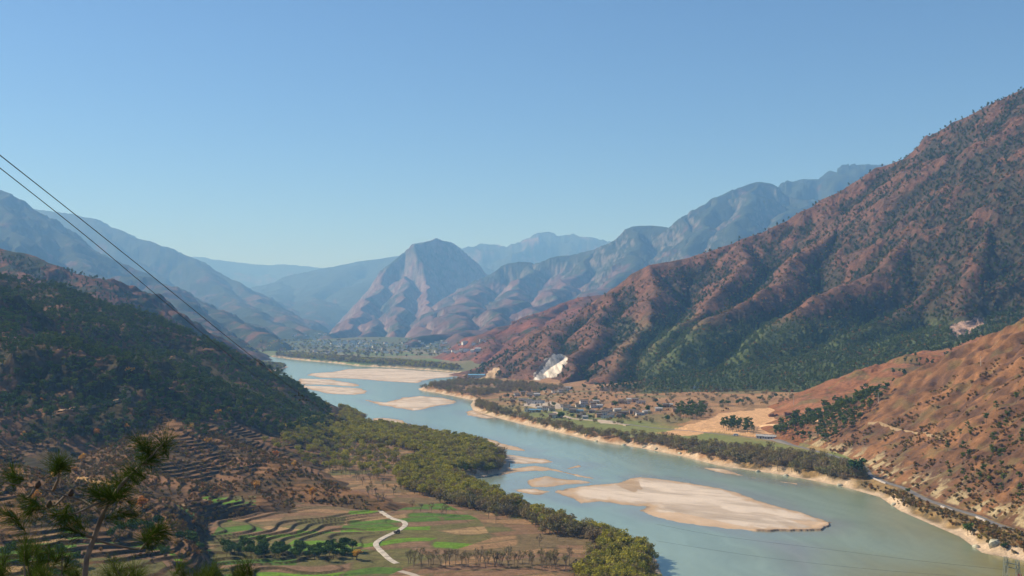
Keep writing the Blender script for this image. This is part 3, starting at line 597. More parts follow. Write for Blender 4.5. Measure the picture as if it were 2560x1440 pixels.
def leaf_mat(name, cols, trans=.25):
    m, nt, N, L = newmat(name); out = N.new('ShaderNodeOutputMaterial')
    d = N.new('ShaderNodeBsdfDiffuse'); t = N.new('ShaderNodeBsdfTranslucent'); mx = N.new('ShaderNodeMixShader'); mx.inputs[0].default_value = trans
    oi = N.new('ShaderNodeObjectInfo'); cr = N.new('ShaderNodeValToRGB'); a = N.new('ShaderNodeAttribute'); a.attribute_name = 'Col'
    e = cr.color_ramp.elements
    for i, c in enumerate(cols):
        p = i / max(len(cols) - 1, 1)
        q = e[i] if i < 2 and i < len(e) else e.new(p)
        q.position = p; q.color = (*c, 1)
    ia = N.new('ShaderNodeAttribute'); ia.attribute_type = 'INSTANCER'; ia.attribute_name = 'hue'; ad = N.new('ShaderNodeMath'); ad.operation = 'ADD'; fr = N.new('ShaderNodeMath'); fr.operation = 'FRACT'
    L.new(oi.outputs['Random'], ad.inputs[0]); L.new(ia.outputs['Fac'], ad.inputs[1]); L.new(ad.outputs[0], fr.inputs[0]); L.new(fr.outputs[0], cr.inputs[0])
    v = N.new('ShaderNodeVectorMath'); v.operation = 'MULTIPLY'; L.new(cr.outputs[0], v.inputs[0]); L.new(a.outputs['Color'], v.inputs[1])
    L.new(v.outputs[0], d.inputs[0]); L.new(v.outputs[0], t.inputs[0]); L.new(d.outputs[0], mx.inputs[1]); L.new(t.outputs[0], mx.inputs[2]); L.new(mx.outputs[0], out.inputs[0])
    return m
BARK = flat_mat('bark', (.12, .09, .065), .9, .3, 3.0)
PALEBARK = flat_mat('pale_bark', (.20, .16, .125), .9, .3, 3.0)
L_WIL = leaf_mat('willow_leaf', [(0.200, 0.171, 0.043), (0.340, 0.310, 0.049), (0.420, 0.381, 0.058), (0.260, 0.261, 0.049), (0.380, 0.332, 0.072)])
L_OLB = leaf_mat('browning_leaf', [(0.253, 0.196, 0.081), (0.196, 0.144, 0.069), (0.287, 0.253, 0.092), (0.218, 0.172, 0.086)])
L_BRN = leaf_mat('brown_twigs', [(0.190, 0.145, 0.096), (0.269, 0.206, 0.117), (0.224, 0.218, 0.085), (0.168, 0.140, 0.098)], .15)
L_PIN = leaf_mat('pine_needles', [(0.104, 0.150, 0.026), (0.074, 0.121, 0.032), (0.139, 0.170, 0.032), (0.084, 0.121, 0.025)], .12)
L_DRK = leaf_mat('dark_leaf', [(0.039, 0.082, 0.020), (0.065, 0.113, 0.025), (0.096, 0.155, 0.031)], .12)
L_YEL = leaf_mat('autumn_leaf', [(0.600, 0.356, 0.056), (0.506, 0.206, 0.048), (0.600, 0.413, 0.075)], .3)
L_SHR = leaf_mat('shrub_leaf', [(0.237, 0.125, 0.050), (0.174, 0.145, 0.040), (0.348, 0.175, 0.054), (0.159, 0.112, 0.040), (0.269, 0.213, 0.054)], .15)
L_MTN = leaf_mat('mountain_pine', [(0.062, 0.106, 0.029), (0.081, 0.127, 0.032), (0.054, 0.090, 0.029), (0.107, 0.139, 0.040)], .1)

def cloud(clumps, n, size, seed, squash=.85):
    r = np.random.RandomState(seed); V = []; K = []
    tot = sum(c[3] ** 2 for c in clumps)
    for (cx, cy, cz, rad) in clumps:
        k = max(6, int(n * rad ** 2 / tot)); d = r.normal(size=(k, 3)); d /= np.linalg.norm(d, axis=1)[:, None]
        p = d * (rad * (.55 + .5 * r.rand(k)))[:, None] * np.array([1, 1, squash]) + (cx, cy, cz)
        nr = d + .7 * r.normal(size=(k, 3)); nr /= np.linalg.norm(nr, axis=1)[:, None]
        a = np.cross(nr, r.normal(size=(k, 3))); a /= np.linalg.norm(a, axis=1)[:, None]; b = np.cross(nr, a)
        sz = size * (.6 + .8 * r.rand(k))[:, None]
        q = np.stack([p - a * sz, p + b * sz * .55, p + a * sz, p - b * sz * .55], 1); V.append(q.reshape(-1, 3))
        c = np.repeat((.72 + .56 * r.rand(k)) * (.8 + .4 * r.rand()), 4); K.append(c)
    V = np.concatenate(V); c = np.concatenate(K); Fc = np.arange(len(V)).reshape(-1, 4)
    return V, Fc, np.repeat(c[:, None], 3, 1)
def limbs(h, seed, top=.55, n=6, spread=.3, r0=.22, lean=.04):
    r = random.Random(seed); b = MB(); th = h * top
    tr = [(0, 0, -.4), (r.uniform(-lean, lean) * h, r.uniform(-lean, lean) * h, th * .5), (r.uniform(-lean, lean) * h * 1.5, r.uniform(-lean, lean) * h * 1.5, th)]
    b.tube(tr, [r0 * 1.25, r0 * .8, r0 * .5]); tips = [(tr[2], .3)]
    for i in range(n):
        a = 2 * math.pi * (i + r.random() * .6) / n; z0 = th * r.uniform(.45, .98); k = z0 / th; base = (tr[2][0] * k, tr[2][1] * k, z0)
        l = h * spread * r.uniform(.7, 1.15); tip = (base[0] + l * math.cos(a), base[1] + l * math.sin(a), z0 + l * r.uniform(.5, 1.3)); mid = tuple((base[j] + tip[j]) / 2 + (0, 0, -.06 * l)[j] for j in range(3))
        b.tube([base, mid, tip], [r0 * .45, r0 * .28, r0 * .12], 4); tips.append((tip, 1))
    return b, tips
def proto_willow(seed, h=9.0, w=2.9, n=420, size=.55, narrow=1.0):
    r = random.Random(seed); b, tips = limbs(h, seed)
    cl = [(0, 0, h * .72, w * .8 * narrow)]
    for (x, y, z), _ in tips: cl.append((x * narrow, y * narrow, min(z + .4, h * .92), w * r.uniform(.38, .6)))
    for i in range(5):
        a = r.random() * 6.3; q = w * r.uniform(.3, .85) * narrow; cl.append((q * math.cos(a), q * math.sin(a), h * r.uniform(.42, .9), w * r.uniform(.3, .5)))
    return b, cloud(cl, n, size, seed)
def proto_pine(seed, h=9.5, n=380, size=.5):
    r = random.Random(seed); b, tips = limbs(h, seed, .9, 9, .2, .16, .03)
    cl = []
    for (x, y, z), _ in tips: cl.append((x, y, z + .2, h * r.uniform(.08, .13)))
    for i in range(7):
        t = r.uniform(.42, 1.0); a = r.random() * 6.3; q = h * .2 * (1.15 - t) * 1.4 * r.uniform(.4, 1.1); cl.append((q * math.cos(a), q * math.sin(a), h * t, h * r.uniform(.09, .14)))
    return b, cloud(cl, n, size, seed, .6)
def proto_brown(seed, h=7.0, n=340, size=.42):
    r = random.Random(seed); b, tips = limbs(h, seed, .45, 7, .38, .15)
    cl = [(0, 0, h * .55, h * .3)]
    for (x, y, z), _ in tips: cl.append((x, y, z, h * r.uniform(.16, .24)))
    for i in range(4):
        a = r.random() * 6.3; cl.append((h * .3 * math.cos(a), h * .3 * math.sin(a), h * r.uniform(.25, .5), h * .2))
    return b, cloud(cl, n, size, seed)
def proto_bare(seed, h=9.0):
    r = random.Random(seed); b = MB(); tips = []
    def grow(p, d, l, rad, lev):
        q = p + d * l; mid = p + d * l * .5 + Vector((r.uniform(-1, 1), r.uniform(-1, 1), 0)) * l * .06
        b.tube([p, mid, q], [rad, rad * .8, rad * .6], 4 if lev < 2 else 3)
        if lev == 3: tips.append(q); return
        for i in range(3 if lev else 4):
            nd = (d + Vector((r.uniform(-1, 1), r.uniform(-1, 1), r.uniform(-.1, .6))) * .62).normalized()
            grow(p + d * l * r.uniform(.55, 1.0), nd, l * r.uniform(.55, .8), rad * .55, lev + 1)
    grow(Vector((0, 0, -.3)), Vector((0, 0, 1)), h * .36, h * .018, 0)
    return b, cloud([(t.x, t.y, t.z, h * .07) for t in tips], 190, h * .026, seed)
def proto_shrub(seed, h=2.4, w=1.7, n=130, size=.34):
    r = random.Random(seed); b = MB(); cl = []
    for i in range(5):
        a = r.random() * 6.3; q = w * r.uniform(.1, .7); p = (q * math.cos(a), q * math.sin(a), h * r.uniform(.35, .7)); cl.append((*p, w * r.uniform(.35, .6))); b.tube([(0, 0, -.3), p], [.06, .02], 3)
    return b, cloud(cl, n, size, seed)

def mk(fn, seeds, bark, leaf, **kw):
    res = []
    for sd_ in seeds:
        b, (V, Fc, c) = fn(sd_, **kw)
        bm_ = b.mesh('trunk', [bark]); lm = mesh_np('crown', V, Fc, c, [leaf], False)
        # the same plant as one mesh, for the stuff objects and for copies too small to show parts
        bv = np.concatenate(b.v); q = []; mi = []
        for p_ in b.f:
            p_ = list(p_)
            for k in range(1, len(p_) - 1, 2): q.append([p_[0], p_[k], p_[k + 1], p_[k + 2] if k + 2 < len(p_) else p_[k + 1]])
        q = [x for x in q if len(set(x)) == 4]
        Va = np.concatenate([bv, V]); Fa = np.concatenate([np.array(q), Fc + len(bv)]); ca = np.concatenate([np.ones((len(bv), 3)), c])
        one = mesh_np('plant', Va, Fa, ca, [bark, leaf], False, [0] * len(q) + [1] * len(Fc))
        res.append((bm_, lm, one))
    return res
PW = mk(proto_willow, (1, 2, 3, 4), PALEBARK, L_WIL, n=520, size=.42)
PWN = mk(proto_willow, (5, 6), PALEBARK, L_WIL, h=11, w=2.3, narrow=.75)
PWB = mk(proto_willow, (7, 8), PALEBARK, L_OLB, n=330, size=.4)
PB = mk(proto_brown, (11, 12, 13), BARK, L_BRN)
PP = mk(proto_pine, (21, 22, 23, 24), BARK, L_PIN)
PX = mk(proto_bare, (31, 32, 33), PALEBARK, L_BRN)
PS = mk(proto_shrub, (41, 42, 43), BARK, L_SHR)
PD = mk(proto_willow, (51, 52), BARK, L_DRK, h=7.5, w=3.0, n=420)
PY = mk(proto_willow, (61, 62), BARK, L_YEL, h=6, w=1.5, n=240, narrow=.7, size=.4)
PM = mk(proto_pine, (71, 72, 73), BARK, L_MTN, n=150, size=.95)
L_APR = leaf_mat('foothill_green', [(0.115, 0.169, 0.051), (0.149, 0.196, 0.061), (0.095, 0.142, 0.047), (0.162, 0.176, 0.068)], .15)
PMG = mk(proto_pine, (74, 75, 76), BARK, L_APR, n=150, size=.95)
L_OCH = leaf_mat('ochre_shrub', [(.22, .15, .045), (.13, .12, .04), (.27, .17, .05), (.10, .075, .04)], .2)
PSY = mk(proto_shrub, (44, 45), BARK, L_OCH)
PF = mk(proto_willow, (81, 82), BARK, L_BRN, n=90, size=1.5, h=12, w=3.6)
PO = mk(proto_willow, (83, 84), BARK, L_WIL, n=90, size=1.5, h=12, w=3.6)
PSM = mk(proto_shrub, (91, 92), BARK, L_SHR, h=4, w=2.8, n=60, size=.9)

_sn = [0]
def scatter_stuff(name, pts, scale, protos, rs=3):
    """One stuff object that carries many far plants: a point per plant, the plant meshes instanced on them by geometry nodes."""
    pts = np.asarray(pts, np.float32)
    if len(pts) == 0: return None
    r = np.random.RandomState(rs); me = bpy.data.meshes.new(name); me.vertices.add(len(pts)); me.vertices.foreach_set('co', pts.ravel())
    for an, vals in (('sc', np.asarray(scale, np.float32)), ('rz', (r.rand(len(pts)) * 6.283).astype(np.float32)), ('kk', r.randint(0, len(protos), len(pts)).astype(np.float32)), ('hue', r.rand(len(pts)).astype(np.float32))):
        a = me.attributes.new(an, 'FLOAT', 'POINT'); a.data.foreach_set('value', vals)
    o = link(name, me, kind='stuff')
    ng = bpy.data.node_groups.new('scatter', 'GeometryNodeTree'); ng.interface.new_socket('Geometry', in_out='INPUT', socket_type='NodeSocketGeometry'); ng.interface.new_socket('Geometry', in_out='OUTPUT', socket_type='NodeSocketGeometry')
    N, L = ng.nodes, ng.links; gi = N.new('NodeGroupInput'); go = N.new('NodeGroupOutput'); jn = N.new('GeometryNodeJoinGeometry')
    def attr(n_):
        q = N.new('GeometryNodeInputNamedAttribute'); q.data_type = 'FLOAT'; q.inputs['Name'].default_value = n_; return q.outputs['Attribute']
    sc_, rz_, kk_ = attr('sc'), attr('rz'), attr('kk'); cb = N.new('ShaderNodeCombineXYZ'); L.new(rz_, cb.inputs[2]); er = N.new('FunctionNodeEulerToRotation'); L.new(cb.outputs[0], er.inputs[0])
    m2p = N.new('GeometryNodeMeshToPoints'); L.new(gi.outputs[0], m2p.inputs['Mesh'])
    for i, p in enumerate(protos):
        po = bpy.data.objects.new('plant_source', p[2])
        oi = N.new('GeometryNodeObjectInfo'); oi.inputs['Object'].default_value = po; oi.inputs['As Instance'].default_value = True
        cmp = N.new('FunctionNodeCompare'); cmp.data_type = 'FLOAT'; cmp.operation = 'EQUAL'; cmp.inputs['B'].default_value = i; cmp.inputs['Epsilon'].default_value = .1; L.new(kk_, cmp.inputs['A'])
        ip = N.new('GeometryNodeInstanceOnPoints'); L.new(m2p.outputs[0], ip.inputs['Points']); L.new(cmp.outputs[0], ip.inputs['Selection']); L.new(oi.outputs['Geometry'], ip.inputs['Instance']); L.new(er.outputs[0], ip.inputs['Rotation']); L.new(sc_, ip.inputs['Scale'])
        L.new(ip.outputs[0], jn.inputs[0])
    L.new(jn.outputs[0], go.inputs[0])
    md = o.modifiers.new('scatter', 'NODES'); md.node_group = ng
    return o

def inst_tree(name, proto, loc, sc, rz, label, cat, group, parts=True):
    if parts:
        o = bpy.data.objects.new(name, None); o.empty_display_size = .5
        C.objects.link(o)
        for nm, me in (('trunk', proto[0]), ('crown', proto[1])):
            c = bpy.data.objects.new(nm, me); c.parent = o; C.objects.link(c)
    else:
        o = bpy.data.objects.new(name, proto[2]); C.objects.link(o)
    o.location = loc; o.rotation_euler = (0, 0, rz); o.scale = (sc, sc, sc * 1.0)
    o['label'] = label; o['category'] = cat
    if group: o['group'] = group
    return o

def world_pts(poly, d0, d1, spacing, seed, dens=None, zmin=1.0, which=None, vis=True, pad=0):
    r = np.random.RandomState(seed); xs = [p[0] for p in poly]
    x0 = min(ray(min(xs), 900)[0] * d0, ray(min(xs), 900)[0] * d1); x1 = max(ray(max(xs), 900)[0] * d0, ray(max(xs), 900)[0] * d1)
    nx = int((x1 - x0) / spacing) + 1; ny = int((d1 - d0) / spacing) + 1
    gx, gy = np.meshgrid(np.arange(nx), np.arange(ny)); X = x0 + (gx.ravel() + r.uniform(-.48, .48, nx * ny) + .5 * (gy.ravel() % 2)) * spacing; Y = d0 + (gy.ravel() + r.uniform(-.48, .48, nx * ny)) * spacing
    px = 1280 + F * X / Y; k = (px > min(xs) - 20) & (px < max(xs) + 20); X, Y = X[k], Y[k]
    if len(X) == 0: return np.zeros((0, 3))
    Z = ground_z(X, Y, which); px, py = proj(X, Y, Z); k = inpoly(px, py, poly) & (Z > zmin); X, Y, Z = X[k], Y[k], Z[k]
    if dens is not None and len(X): k = dens(X, Y, Z, px[k], py[k]) > r.rand(len(X)); X, Y, Z = X[k], Y[k], Z[k]
    if vis and len(X):
        ok = np.ones(len(X), bool)
        for t in np.concatenate([np.linspace(.35, .9, 12), np.linspace(.92, .99, 5)]):
            g = ground_z(X[ok] * t, Y[ok] * t); lz = H + (Z[ok] + 6 - H) * t; b = g > lz + 1.0; i = np.nonzero(ok)[0]; ok[i[b]] = False
            if not ok.any(): break
        X, Y, Z = X[ok], Y[ok], Z[ok]
    return np.stack([X, Y, Z], -1)
def dominated(m, X, Y, Z): return np.abs(m.height(X, Y) - Z) < .6

LAB = []
def plant_group(base, pts, protos, srange, seed, name, stuff_name, label_fn, cat, group, most=300, parts_within=1000, keep=None):
    """the plants that show largest become objects, the rest one stuff object"""
    r = np.random.RandomState(seed); pts = np.asarray(pts)
    if len(pts) == 0: return
    sc = r.uniform(*srange, len(pts)); order = np.argsort(-(sc / pts[:, 1]))
    ind = order[:most]
    for i in ind:
        x, y, z = pts[i]; px, py = proj(x, y, z); k = r.randint(len(protos))
        inst_tree(name, protos[k], (x, y, z), sc[i], r.rand() * 6.28, label_fn(px, py, y, k, sc[i]), cat, group, y < parts_within)
    if len(order) > most: scatter_stuff(stuff_name, pts[order[most:]], sc[order[most:]], protos, seed)

WOOD = [(700, 1110), (720, 1080), (790, 1052), (850, 1048), (925, 1062), (1040, 1078), (1100, 1090), (1200, 1108), (1240, 1135), (1268, 1160), (1250, 1180), (1205, 1190), (1150, 1203), (1200, 1225), (1340, 1288), (1430, 1315), (1520, 1345), (1600, 1375), (1640, 1405), (1655, 1440), (1690, 1520), (1740, 1640),
        (1400, 1640), (1450, 1438), (1492, 1395), (1506, 1352), (1440, 1335), (1362, 1322), (1320, 1290), (1200, 1268), (1099, 1252), (1000, 1225), (985, 1190), (1010, 1160), (1062, 1138), (958, 1112), (905, 1106), (835, 1116)]
w1 = world_pts(WOOD, 430, 1300, 4.1, 201, zmin=.6, dens=lambda X, Y, Z, px, py: np.where((px < 880) & (py > 1065), .55, np.where(fbm(X / 16., Y / 16., 3, 139) > .42, .25, 1.0)))
w1c = world_pts([(846, 1022), (885, 1030), (915, 1050), (905, 1062), (855, 1054)], 1150, 1500, 6, 202, zmin=.6)
w1b = world_pts([(700, 1110), (835, 1116), (905, 1106), (960, 1115), (1000, 1150), (985, 1190), (950, 1200), (880, 1180), (800, 1180), (730, 1150), (640, 1110)], 700, 1200, 10, 203)
def size_word(s, lo, hi): return 'tall ' if s > lo + .67 * (hi - lo) else 'middling ' if s > lo + .33 * (hi - lo) else 'low '
def lab_w(px, py, d, k, s):
    shape = ('round olive ', 'spreading olive ', 'ragged olive ', 'broad olive ', 'narrow olive ', 'browning ', 'half bare brownish ')[k]
    where = 'at the downstream tip of the near wood' if py > 1400 else 'just above the downstream tip of the near wood' if py > 1355 else 'behind the lone bare tree of the brown fields' if py > 1310 else 'in the wood edge facing the big sandbar' if py > 1265 and px > 1250 else 'in the wood beside the ploughed flat' if py > 1230 else 'on the cape jutting at the sandbanks' if px > 1000 else 'at the upstream end of the near wood'
    return size_word(s, .6, 1.02) + shape + 'willow ' + where
plant_group(None, np.concatenate([w1, w1c, w1b]), PW + PWN[:1] + PWB, (.6, 1.02), 211, 'willow_tree', 'riverside_wood', lab_w, 'tree', 'willows of the near riverside wood', 300)
edge = world_pts([(1099, 1240), (1320, 1278), (1362, 1312), (1440, 1330), (1506, 1348), (1492, 1400), (1450, 1445), (1430, 1440), (1480, 1395), (1490, 1360), (1440, 1345), (1355, 1335), (1310, 1300), (1200, 1280), (1099, 1258)], 500, 900, 5, 204)
inlet = world_pts([(1160, 1140), (1268, 1130), (1280, 1165), (1250, 1184), (1160, 1203)], 700, 1200, 7, 205, zmin=.4)
STRIP = [(1188, 1006), (1230, 1018), (1294, 1042), (1350, 1056), (1419, 1067), (1489, 1085), (1600, 1097), (1711, 1112), (1794, 1120), (1900, 1130), (2050, 1150), (2150, 1172), (2165, 1200), (2100, 1208), (1960, 1183), (1800, 1158), (1700, 1133), (1600, 1114), (1470, 1094), (1400, 1077), (1300, 1053), (1230, 1034), (1182, 1016)]
w2 = world_pts(STRIP, 700, 1900, 5.5, 206, zmin=1.2)
w3 = world_pts([(1052, 972), (1090, 976), (1160, 990), (1200, 994), (1250, 982), (1330, 982), (1420, 975), (1340, 962), (1250, 957), (1150, 952), (1085, 960)], 1300, 2600, 9, 207, dens=lambda X, Y, Z, px, py: np.where(inpoly(px, py, [(1140, 968), (1235, 965), (1250, 975), (1160, 980)]), .05, 1.0))
def lab_b(px, py, d, k, s):
    if px < 1560 and py > 1230: return size_word(s, .75, 1.3) + ('round ', 'wide ', 'ragged ', 'bushy ')[k] + 'leafless brown tree ' + ('at the lowest field edge' if py > 1380 else 'beside the brown fields' if py > 1300 else 'beside the ploughed flat')
    if px < 1300 and py > 1120: return 'leafless brown tree over the dark inlet behind the cape'
    return size_word(s, .75, 1.3) + ('round ', 'wide ', 'ragged ', 'bushy ')[k] + 'brown leafless tree on the far bank ' + ('near the large dark tree' if px > 2000 else 'opposite the small narrow sandbar' if px > 1850 else 'below the roadside fields' if px > 1700 else 'below the village' if px > 1330 else 'near the upstream bend')
plant_group(None, np.concatenate([edge, inlet, w2, w3]), PB + PWB[:1], (.75, 1.3), 212, 'bankside_tree', 'bankside_wood', lab_b, 'tree', 'leafless trees along the banks', 300)

# pines on the forested hill and above the terraces
pd_ = lambda X, Y, Z, px, py: np.where(dominated(pine_hill, X, Y, Z), .6 + .5 * sstep(-.35, .25, fbm(X / 60., Y / 60., 3, 130)), 0) * np.where(inpoly(px, py, [(40, 830), (120, 815), (180, 860), (120, 850), (60, 870)]), .1, 1)
p1 = world_pts([(-60, 660), (300, 760), (700, 940), (830, 1040), (800, 1080), (640, 1100), (480, 1120), (300, 1130), (-60, 1180)], 820, 1650, 7.5, 221, dens=pd_)
td_ = lambda X, Y, Z, px, py: np.where(dominated(terrace_hill, X, Y, Z), sstep(1130, 960, py + 90 * fbm(X / 50., Y / 50., 3, 131)) * sstep(640, 520, px) * .8, 0)
p2 = world_pts([(-60, 930), (320, 960), (640, 1120), (600, 1160), (-60, 1180)], 600, 1100, 7.5, 222, dens=td_)
p3 = world_pts([(1925, 1085), (1990, 1050), (2060, 1035), (2140, 1005), (2230, 975), (2200, 1010), (2180, 1040), (2120, 1080), (2075, 1116), (2010, 1105), (1940, 1092)], 850, 1500, 7, 223, dens=lambda X, Y, Z, px, py: np.where(inpoly(px, py, [(1960, 1096), (1985, 1078), (2060, 1072), (2040, 1090), (1990, 1110)]), .05, .95))
p4 = world_pts([(1800, 1068), (1830, 1060), (1880, 1070), (1885, 1088), (1840, 1082), (1805, 1078)], 900, 1500, 7, 224)
p5 = world_pts([(1690, 1030), (1760, 1022), (1765, 1045), (1720, 1052), (1690, 1046)], 1000, 1700, 8, 225)
def lab_p(px, py, d, k, s):
    if px > 1600: return size_word(s, .75, 1.15) + ('straight ', 'leaning ', 'bushy ', 'thin ')[k] + 'green pine in the ' + ('clump beside the white roadside van' if px < 1900 and py > 1055 else 'clump at the edge of the village' if px < 1800 else 'grove below the sandy quarry')
    if py > 1010 and px < 520: return size_word(s, .75, 1.15) + ('straight ', 'leaning ', 'bushy ', 'thin ')[k] + 'pine above the dry terraces ' + ('near the hill track' if px > 150 else 'on the dark wooded slope')
    return size_word(s, .75, 1.15) + ('straight ', 'leaning ', 'bushy ', 'thin ')[k] + 'dark pine on the shaded forested hill ' + ('above the valley field' if py > 1030 else 'above the river' if px > 560 else 'above the hill track' if px > 220 else 'beside the bare brown knoll')
plant_group(None, np.concatenate([p1, p2, p3, p4, p5]), PP, (.75, 1.15), 213, 'pine_tree', 'pine_forest', lab_p, 'pine tree', 'pines on the near slopes', 300, 1120)

# the yellow and orange trees among them
yel = [(318, 940), (330, 938), (108, 1010), (240, 1100), (60, 1105), (188, 1190), (205, 1165), (318, 1085), (90, 1265), (545, 1045), (575, 1040), (600, 1035), (640, 1040), (660, 1065), (590, 985), (712, 1078), (480, 1080), (140, 1210), (355, 1285), (690, 1150), (735, 1175), (640, 1235), (780, 1250), (520, 1120)]
rr = random.Random(9)
for i, (x, y, z) in enumerate(hit(yel, 300, 2500)):
    px = yel[i][0]; py = yel[i][1]
    lb = ('bright yellow tree glowing among dark pines above the hill track' if i < 2 else 'orange autumn tree on the shaded foot of the forested hill' if px > 470 and py < 1100 else 'orange autumn tree among the brown terraces' if px > 400 else 'small yellow tree on the dry slope behind the pine sapling')
    inst_tree('autumn_tree', PY[i % 2], (x, y, z), rr.uniform(1.1, 1.6), rr.random() * 6, lb, 'tree', 'yellow and orange autumn trees')

# mountains across the river: pine belt, gully woods, extra woods as shade on the right face, shrubs
def md_(X, Y, Z, px, py):
    f, belt, n1, n2 = right_woods_shade(X, Y, Z, px)
    clear = np.ones(len(X))
    for p in (SCAR_WHITE, SCAR_TAN, SCAR_ROCK): clear[inpoly(px, py, p)] = 0
    return np.where(dominated(right_mountain, X, Y, Z), (.07 + .9 * f * (.5 + .5 * belt)) * clear, 0)
mpoly = [(1130, 960), (1480, 755), (1850, 590), (2200, 410), (2570, 200), (2600, 860), (2100, 1020), (1600, 985), (1330, 985)]
m1 = world_pts(mpoly, 1300, 2760, 7.5, 231, dens=md_)
_bk = sstep(150, 90, m1[:, 2] + 18 * fbm(m1[:, 0] / 130., m1[:, 1] / 130., 4, 71)) * sstep(1480, 1700, proj(m1[:, 0], m1[:, 1], m1[:, 2])[0]) > .5
m1a = m1[_bk]; m1 = m1[~_bk]; scatter_stuff('foothill_pinewood', m1a, np.random.RandomState(4).uniform(.5, .95, len(m1a)), PMG, 30)
scatter_stuff('mountain_forest', m1, np.random.RandomState(5).uniform(.55, 1.05, len(m1)), PM, 31)
sh_ = lambda X, Y, Z, px, py: np.where(dominated(right_mountain, X, Y, Z), (.10 + .75 * sstep(-.1, .5, fbm(X / 45., Y / 45., 4, 133))), 0) * ~(inpoly(px, py, SCAR_WHITE) | inpoly(px, py, SCAR_TAN) | inpoly(px, py, SCAR_ROCK))
m2 = world_pts(mpoly, 1300, 2760, 8.5, 232, dens=sh_)
scatter_stuff('mountain_scrub', m2, np.random.RandomState(6).uniform(.5, 1.25, len(m2)), PSM, 32)
m3 = world_pts([(1090, 910), (1400, 750), (1520, 730), (1530, 740), (1180, 930)], 2500, 4000, 22, 233, dens=lambda X, Y, Z, px, py: np.where(dominated(purple_hill, X, Y, Z), .35, 0))
scatter_stuff('hill_scrub', m3, np.random.RandomState(7).uniform(.8, 1.8, len(m3)), PSM, 33)
m4 = world_pts([(-40, 620), (250, 700), (560, 880), (-40, 720)], 1700, 2800, 13, 234, dens=lambda X, Y, Z, px, py: np.where(dominated(left_red, X, Y, Z), .75, 0))
scatter_stuff('hill_woodland', m4, np.random.RandomState(8).uniform(.6, 1.1, len(m4)), PM + PSM[:1], 34)
m5 = world_pts([(1900, 1100), (2147, 975), (2330, 870), (2560, 820), (2600, 860), (2400, 940), (2200, 1060), (2080, 1130)], 900, 1600, 9, 235, dens=lambda X, Y, Z, px, py: np.where(dominated(mid_spur, X, Y, Z), .12 + .5 * sstep(0, .5, fbm(X / 40., Y / 40., 3, 134)), 0))
scatter_stuff('spur_woodland', m5, np.random.RandomState(9).uniform(.5, .95, len(m5)), PM, 35)

# near hills: shrubs
sd1 = lambda X, Y, Z, px, py: np.where(dominated(near_right, X, Y, Z), .05 + .8 * sstep(.05, .6, fbm(X / 26., Y / 26., 5, 135) + .25 * sstep(1000, 1200, py)), 0)
s1 = world_pts([(2060, 1130), (2200, 1040), (2400, 920), (2580, 830), (2580, 1330), (2440, 1280), (2160, 1170)], 560, 980, 3.3, 241, dens=sd1)
s2 = world_pts([(2130, 1205), (2260, 1232), (2400, 1290), (2580, 1340), (2580, 1400), (2460, 1372), (2400, 1335), (2330, 1303), (2260, 1268), (2200, 1235)], 480, 900, 2.8, 242, zmin=1.6)
def sd3(X, Y, Z, px, py):
    on = dominated(terrace_hill, X, Y, Z); gx = np.abs(terrace_hill.height(X, Y + 1.0) - terrace_hill.height(X, Y - 1.0)) / 2 + np.abs(terrace_hill.height(X + 1.0, Y) - terrace_hill.height(X - 1.0, Y)) / 2
    g = inpoly(px, py, GREEN_BASIN) | inpoly(px, py, GREEN_LEFT) | inpoly(px, py, GREEN_STRIP)
    return np.where(on, np.where(g, .04 + .5 * sstep(.4, .9, gx), .14 + .5 * sstep(.25, .6, gx) + .5 * sstep(.0, .4, fbm(X / 35., Y / 35., 3, 136))), 0)
s3 = world_pts([(-40, 1000), (320, 990), (700, 1140), (990, 1290), (960, 1340), (560, 1380), (-40, 1460)], 380, 1000, 2.9, 243, dens=sd3)
print('shrubs', len(s1), len(s2), len(s3), 'pines', len(p1), len(p2), 'willow', len(w1), len(w1b), 'mtn', len(m1), len(m2))
def lab_s(px, py, d, k, s):
    if px > 1900: return size_word(s, .4, 1.2) + ('round ', 'flat ', 'ragged ', 'ochre ', 'yellowish ')[k] + 'dry bush ' + ('on the strip between the road and the river' if inpoly(np.array([px]), np.array([py]), [(2130, 1200), (2260, 1225), (2400, 1282), (2600, 1335), (2600, 1450), (2400, 1450), (2100, 1230)])[0] else 'on the orange hillside above the road')
    return size_word(s, .4, 1.2) + ('round dark', 'flat dark', 'ragged dark', 'ochre', 'yellowish')[k] + ' bush on the brown terraces ' + ('behind the foreground pine sapling' if px < 480 else 'above the green field basin' if px < 800 else 'at the steep toe of the hill')
plant_group(None, np.concatenate([s1, s2, s3]), PS + PSY, (.4, 1.2), 214, 'dry_bush', 'hillside_scrub', lab_s, 'bush', 'bushes on the near hillsides', 300, 0)
nt_ = world_pts([(2330, 1130), (2420, 1060), (2580, 980), (2580, 1290), (2480, 1270), (2380, 1230)], 560, 900, 15, 244) 
rr = random.Random(4)
for x, y, z in list(nt_)[:70]:
    inst_tree('hillside_pine', PP[rr.randrange(4)], (x, y, z), rr.uniform(.6, .85), rr.random() * 6, 'thin young pine on the orange hillside above the riverside road', 'pine tree', 'thin pines on the orange hillside', True)

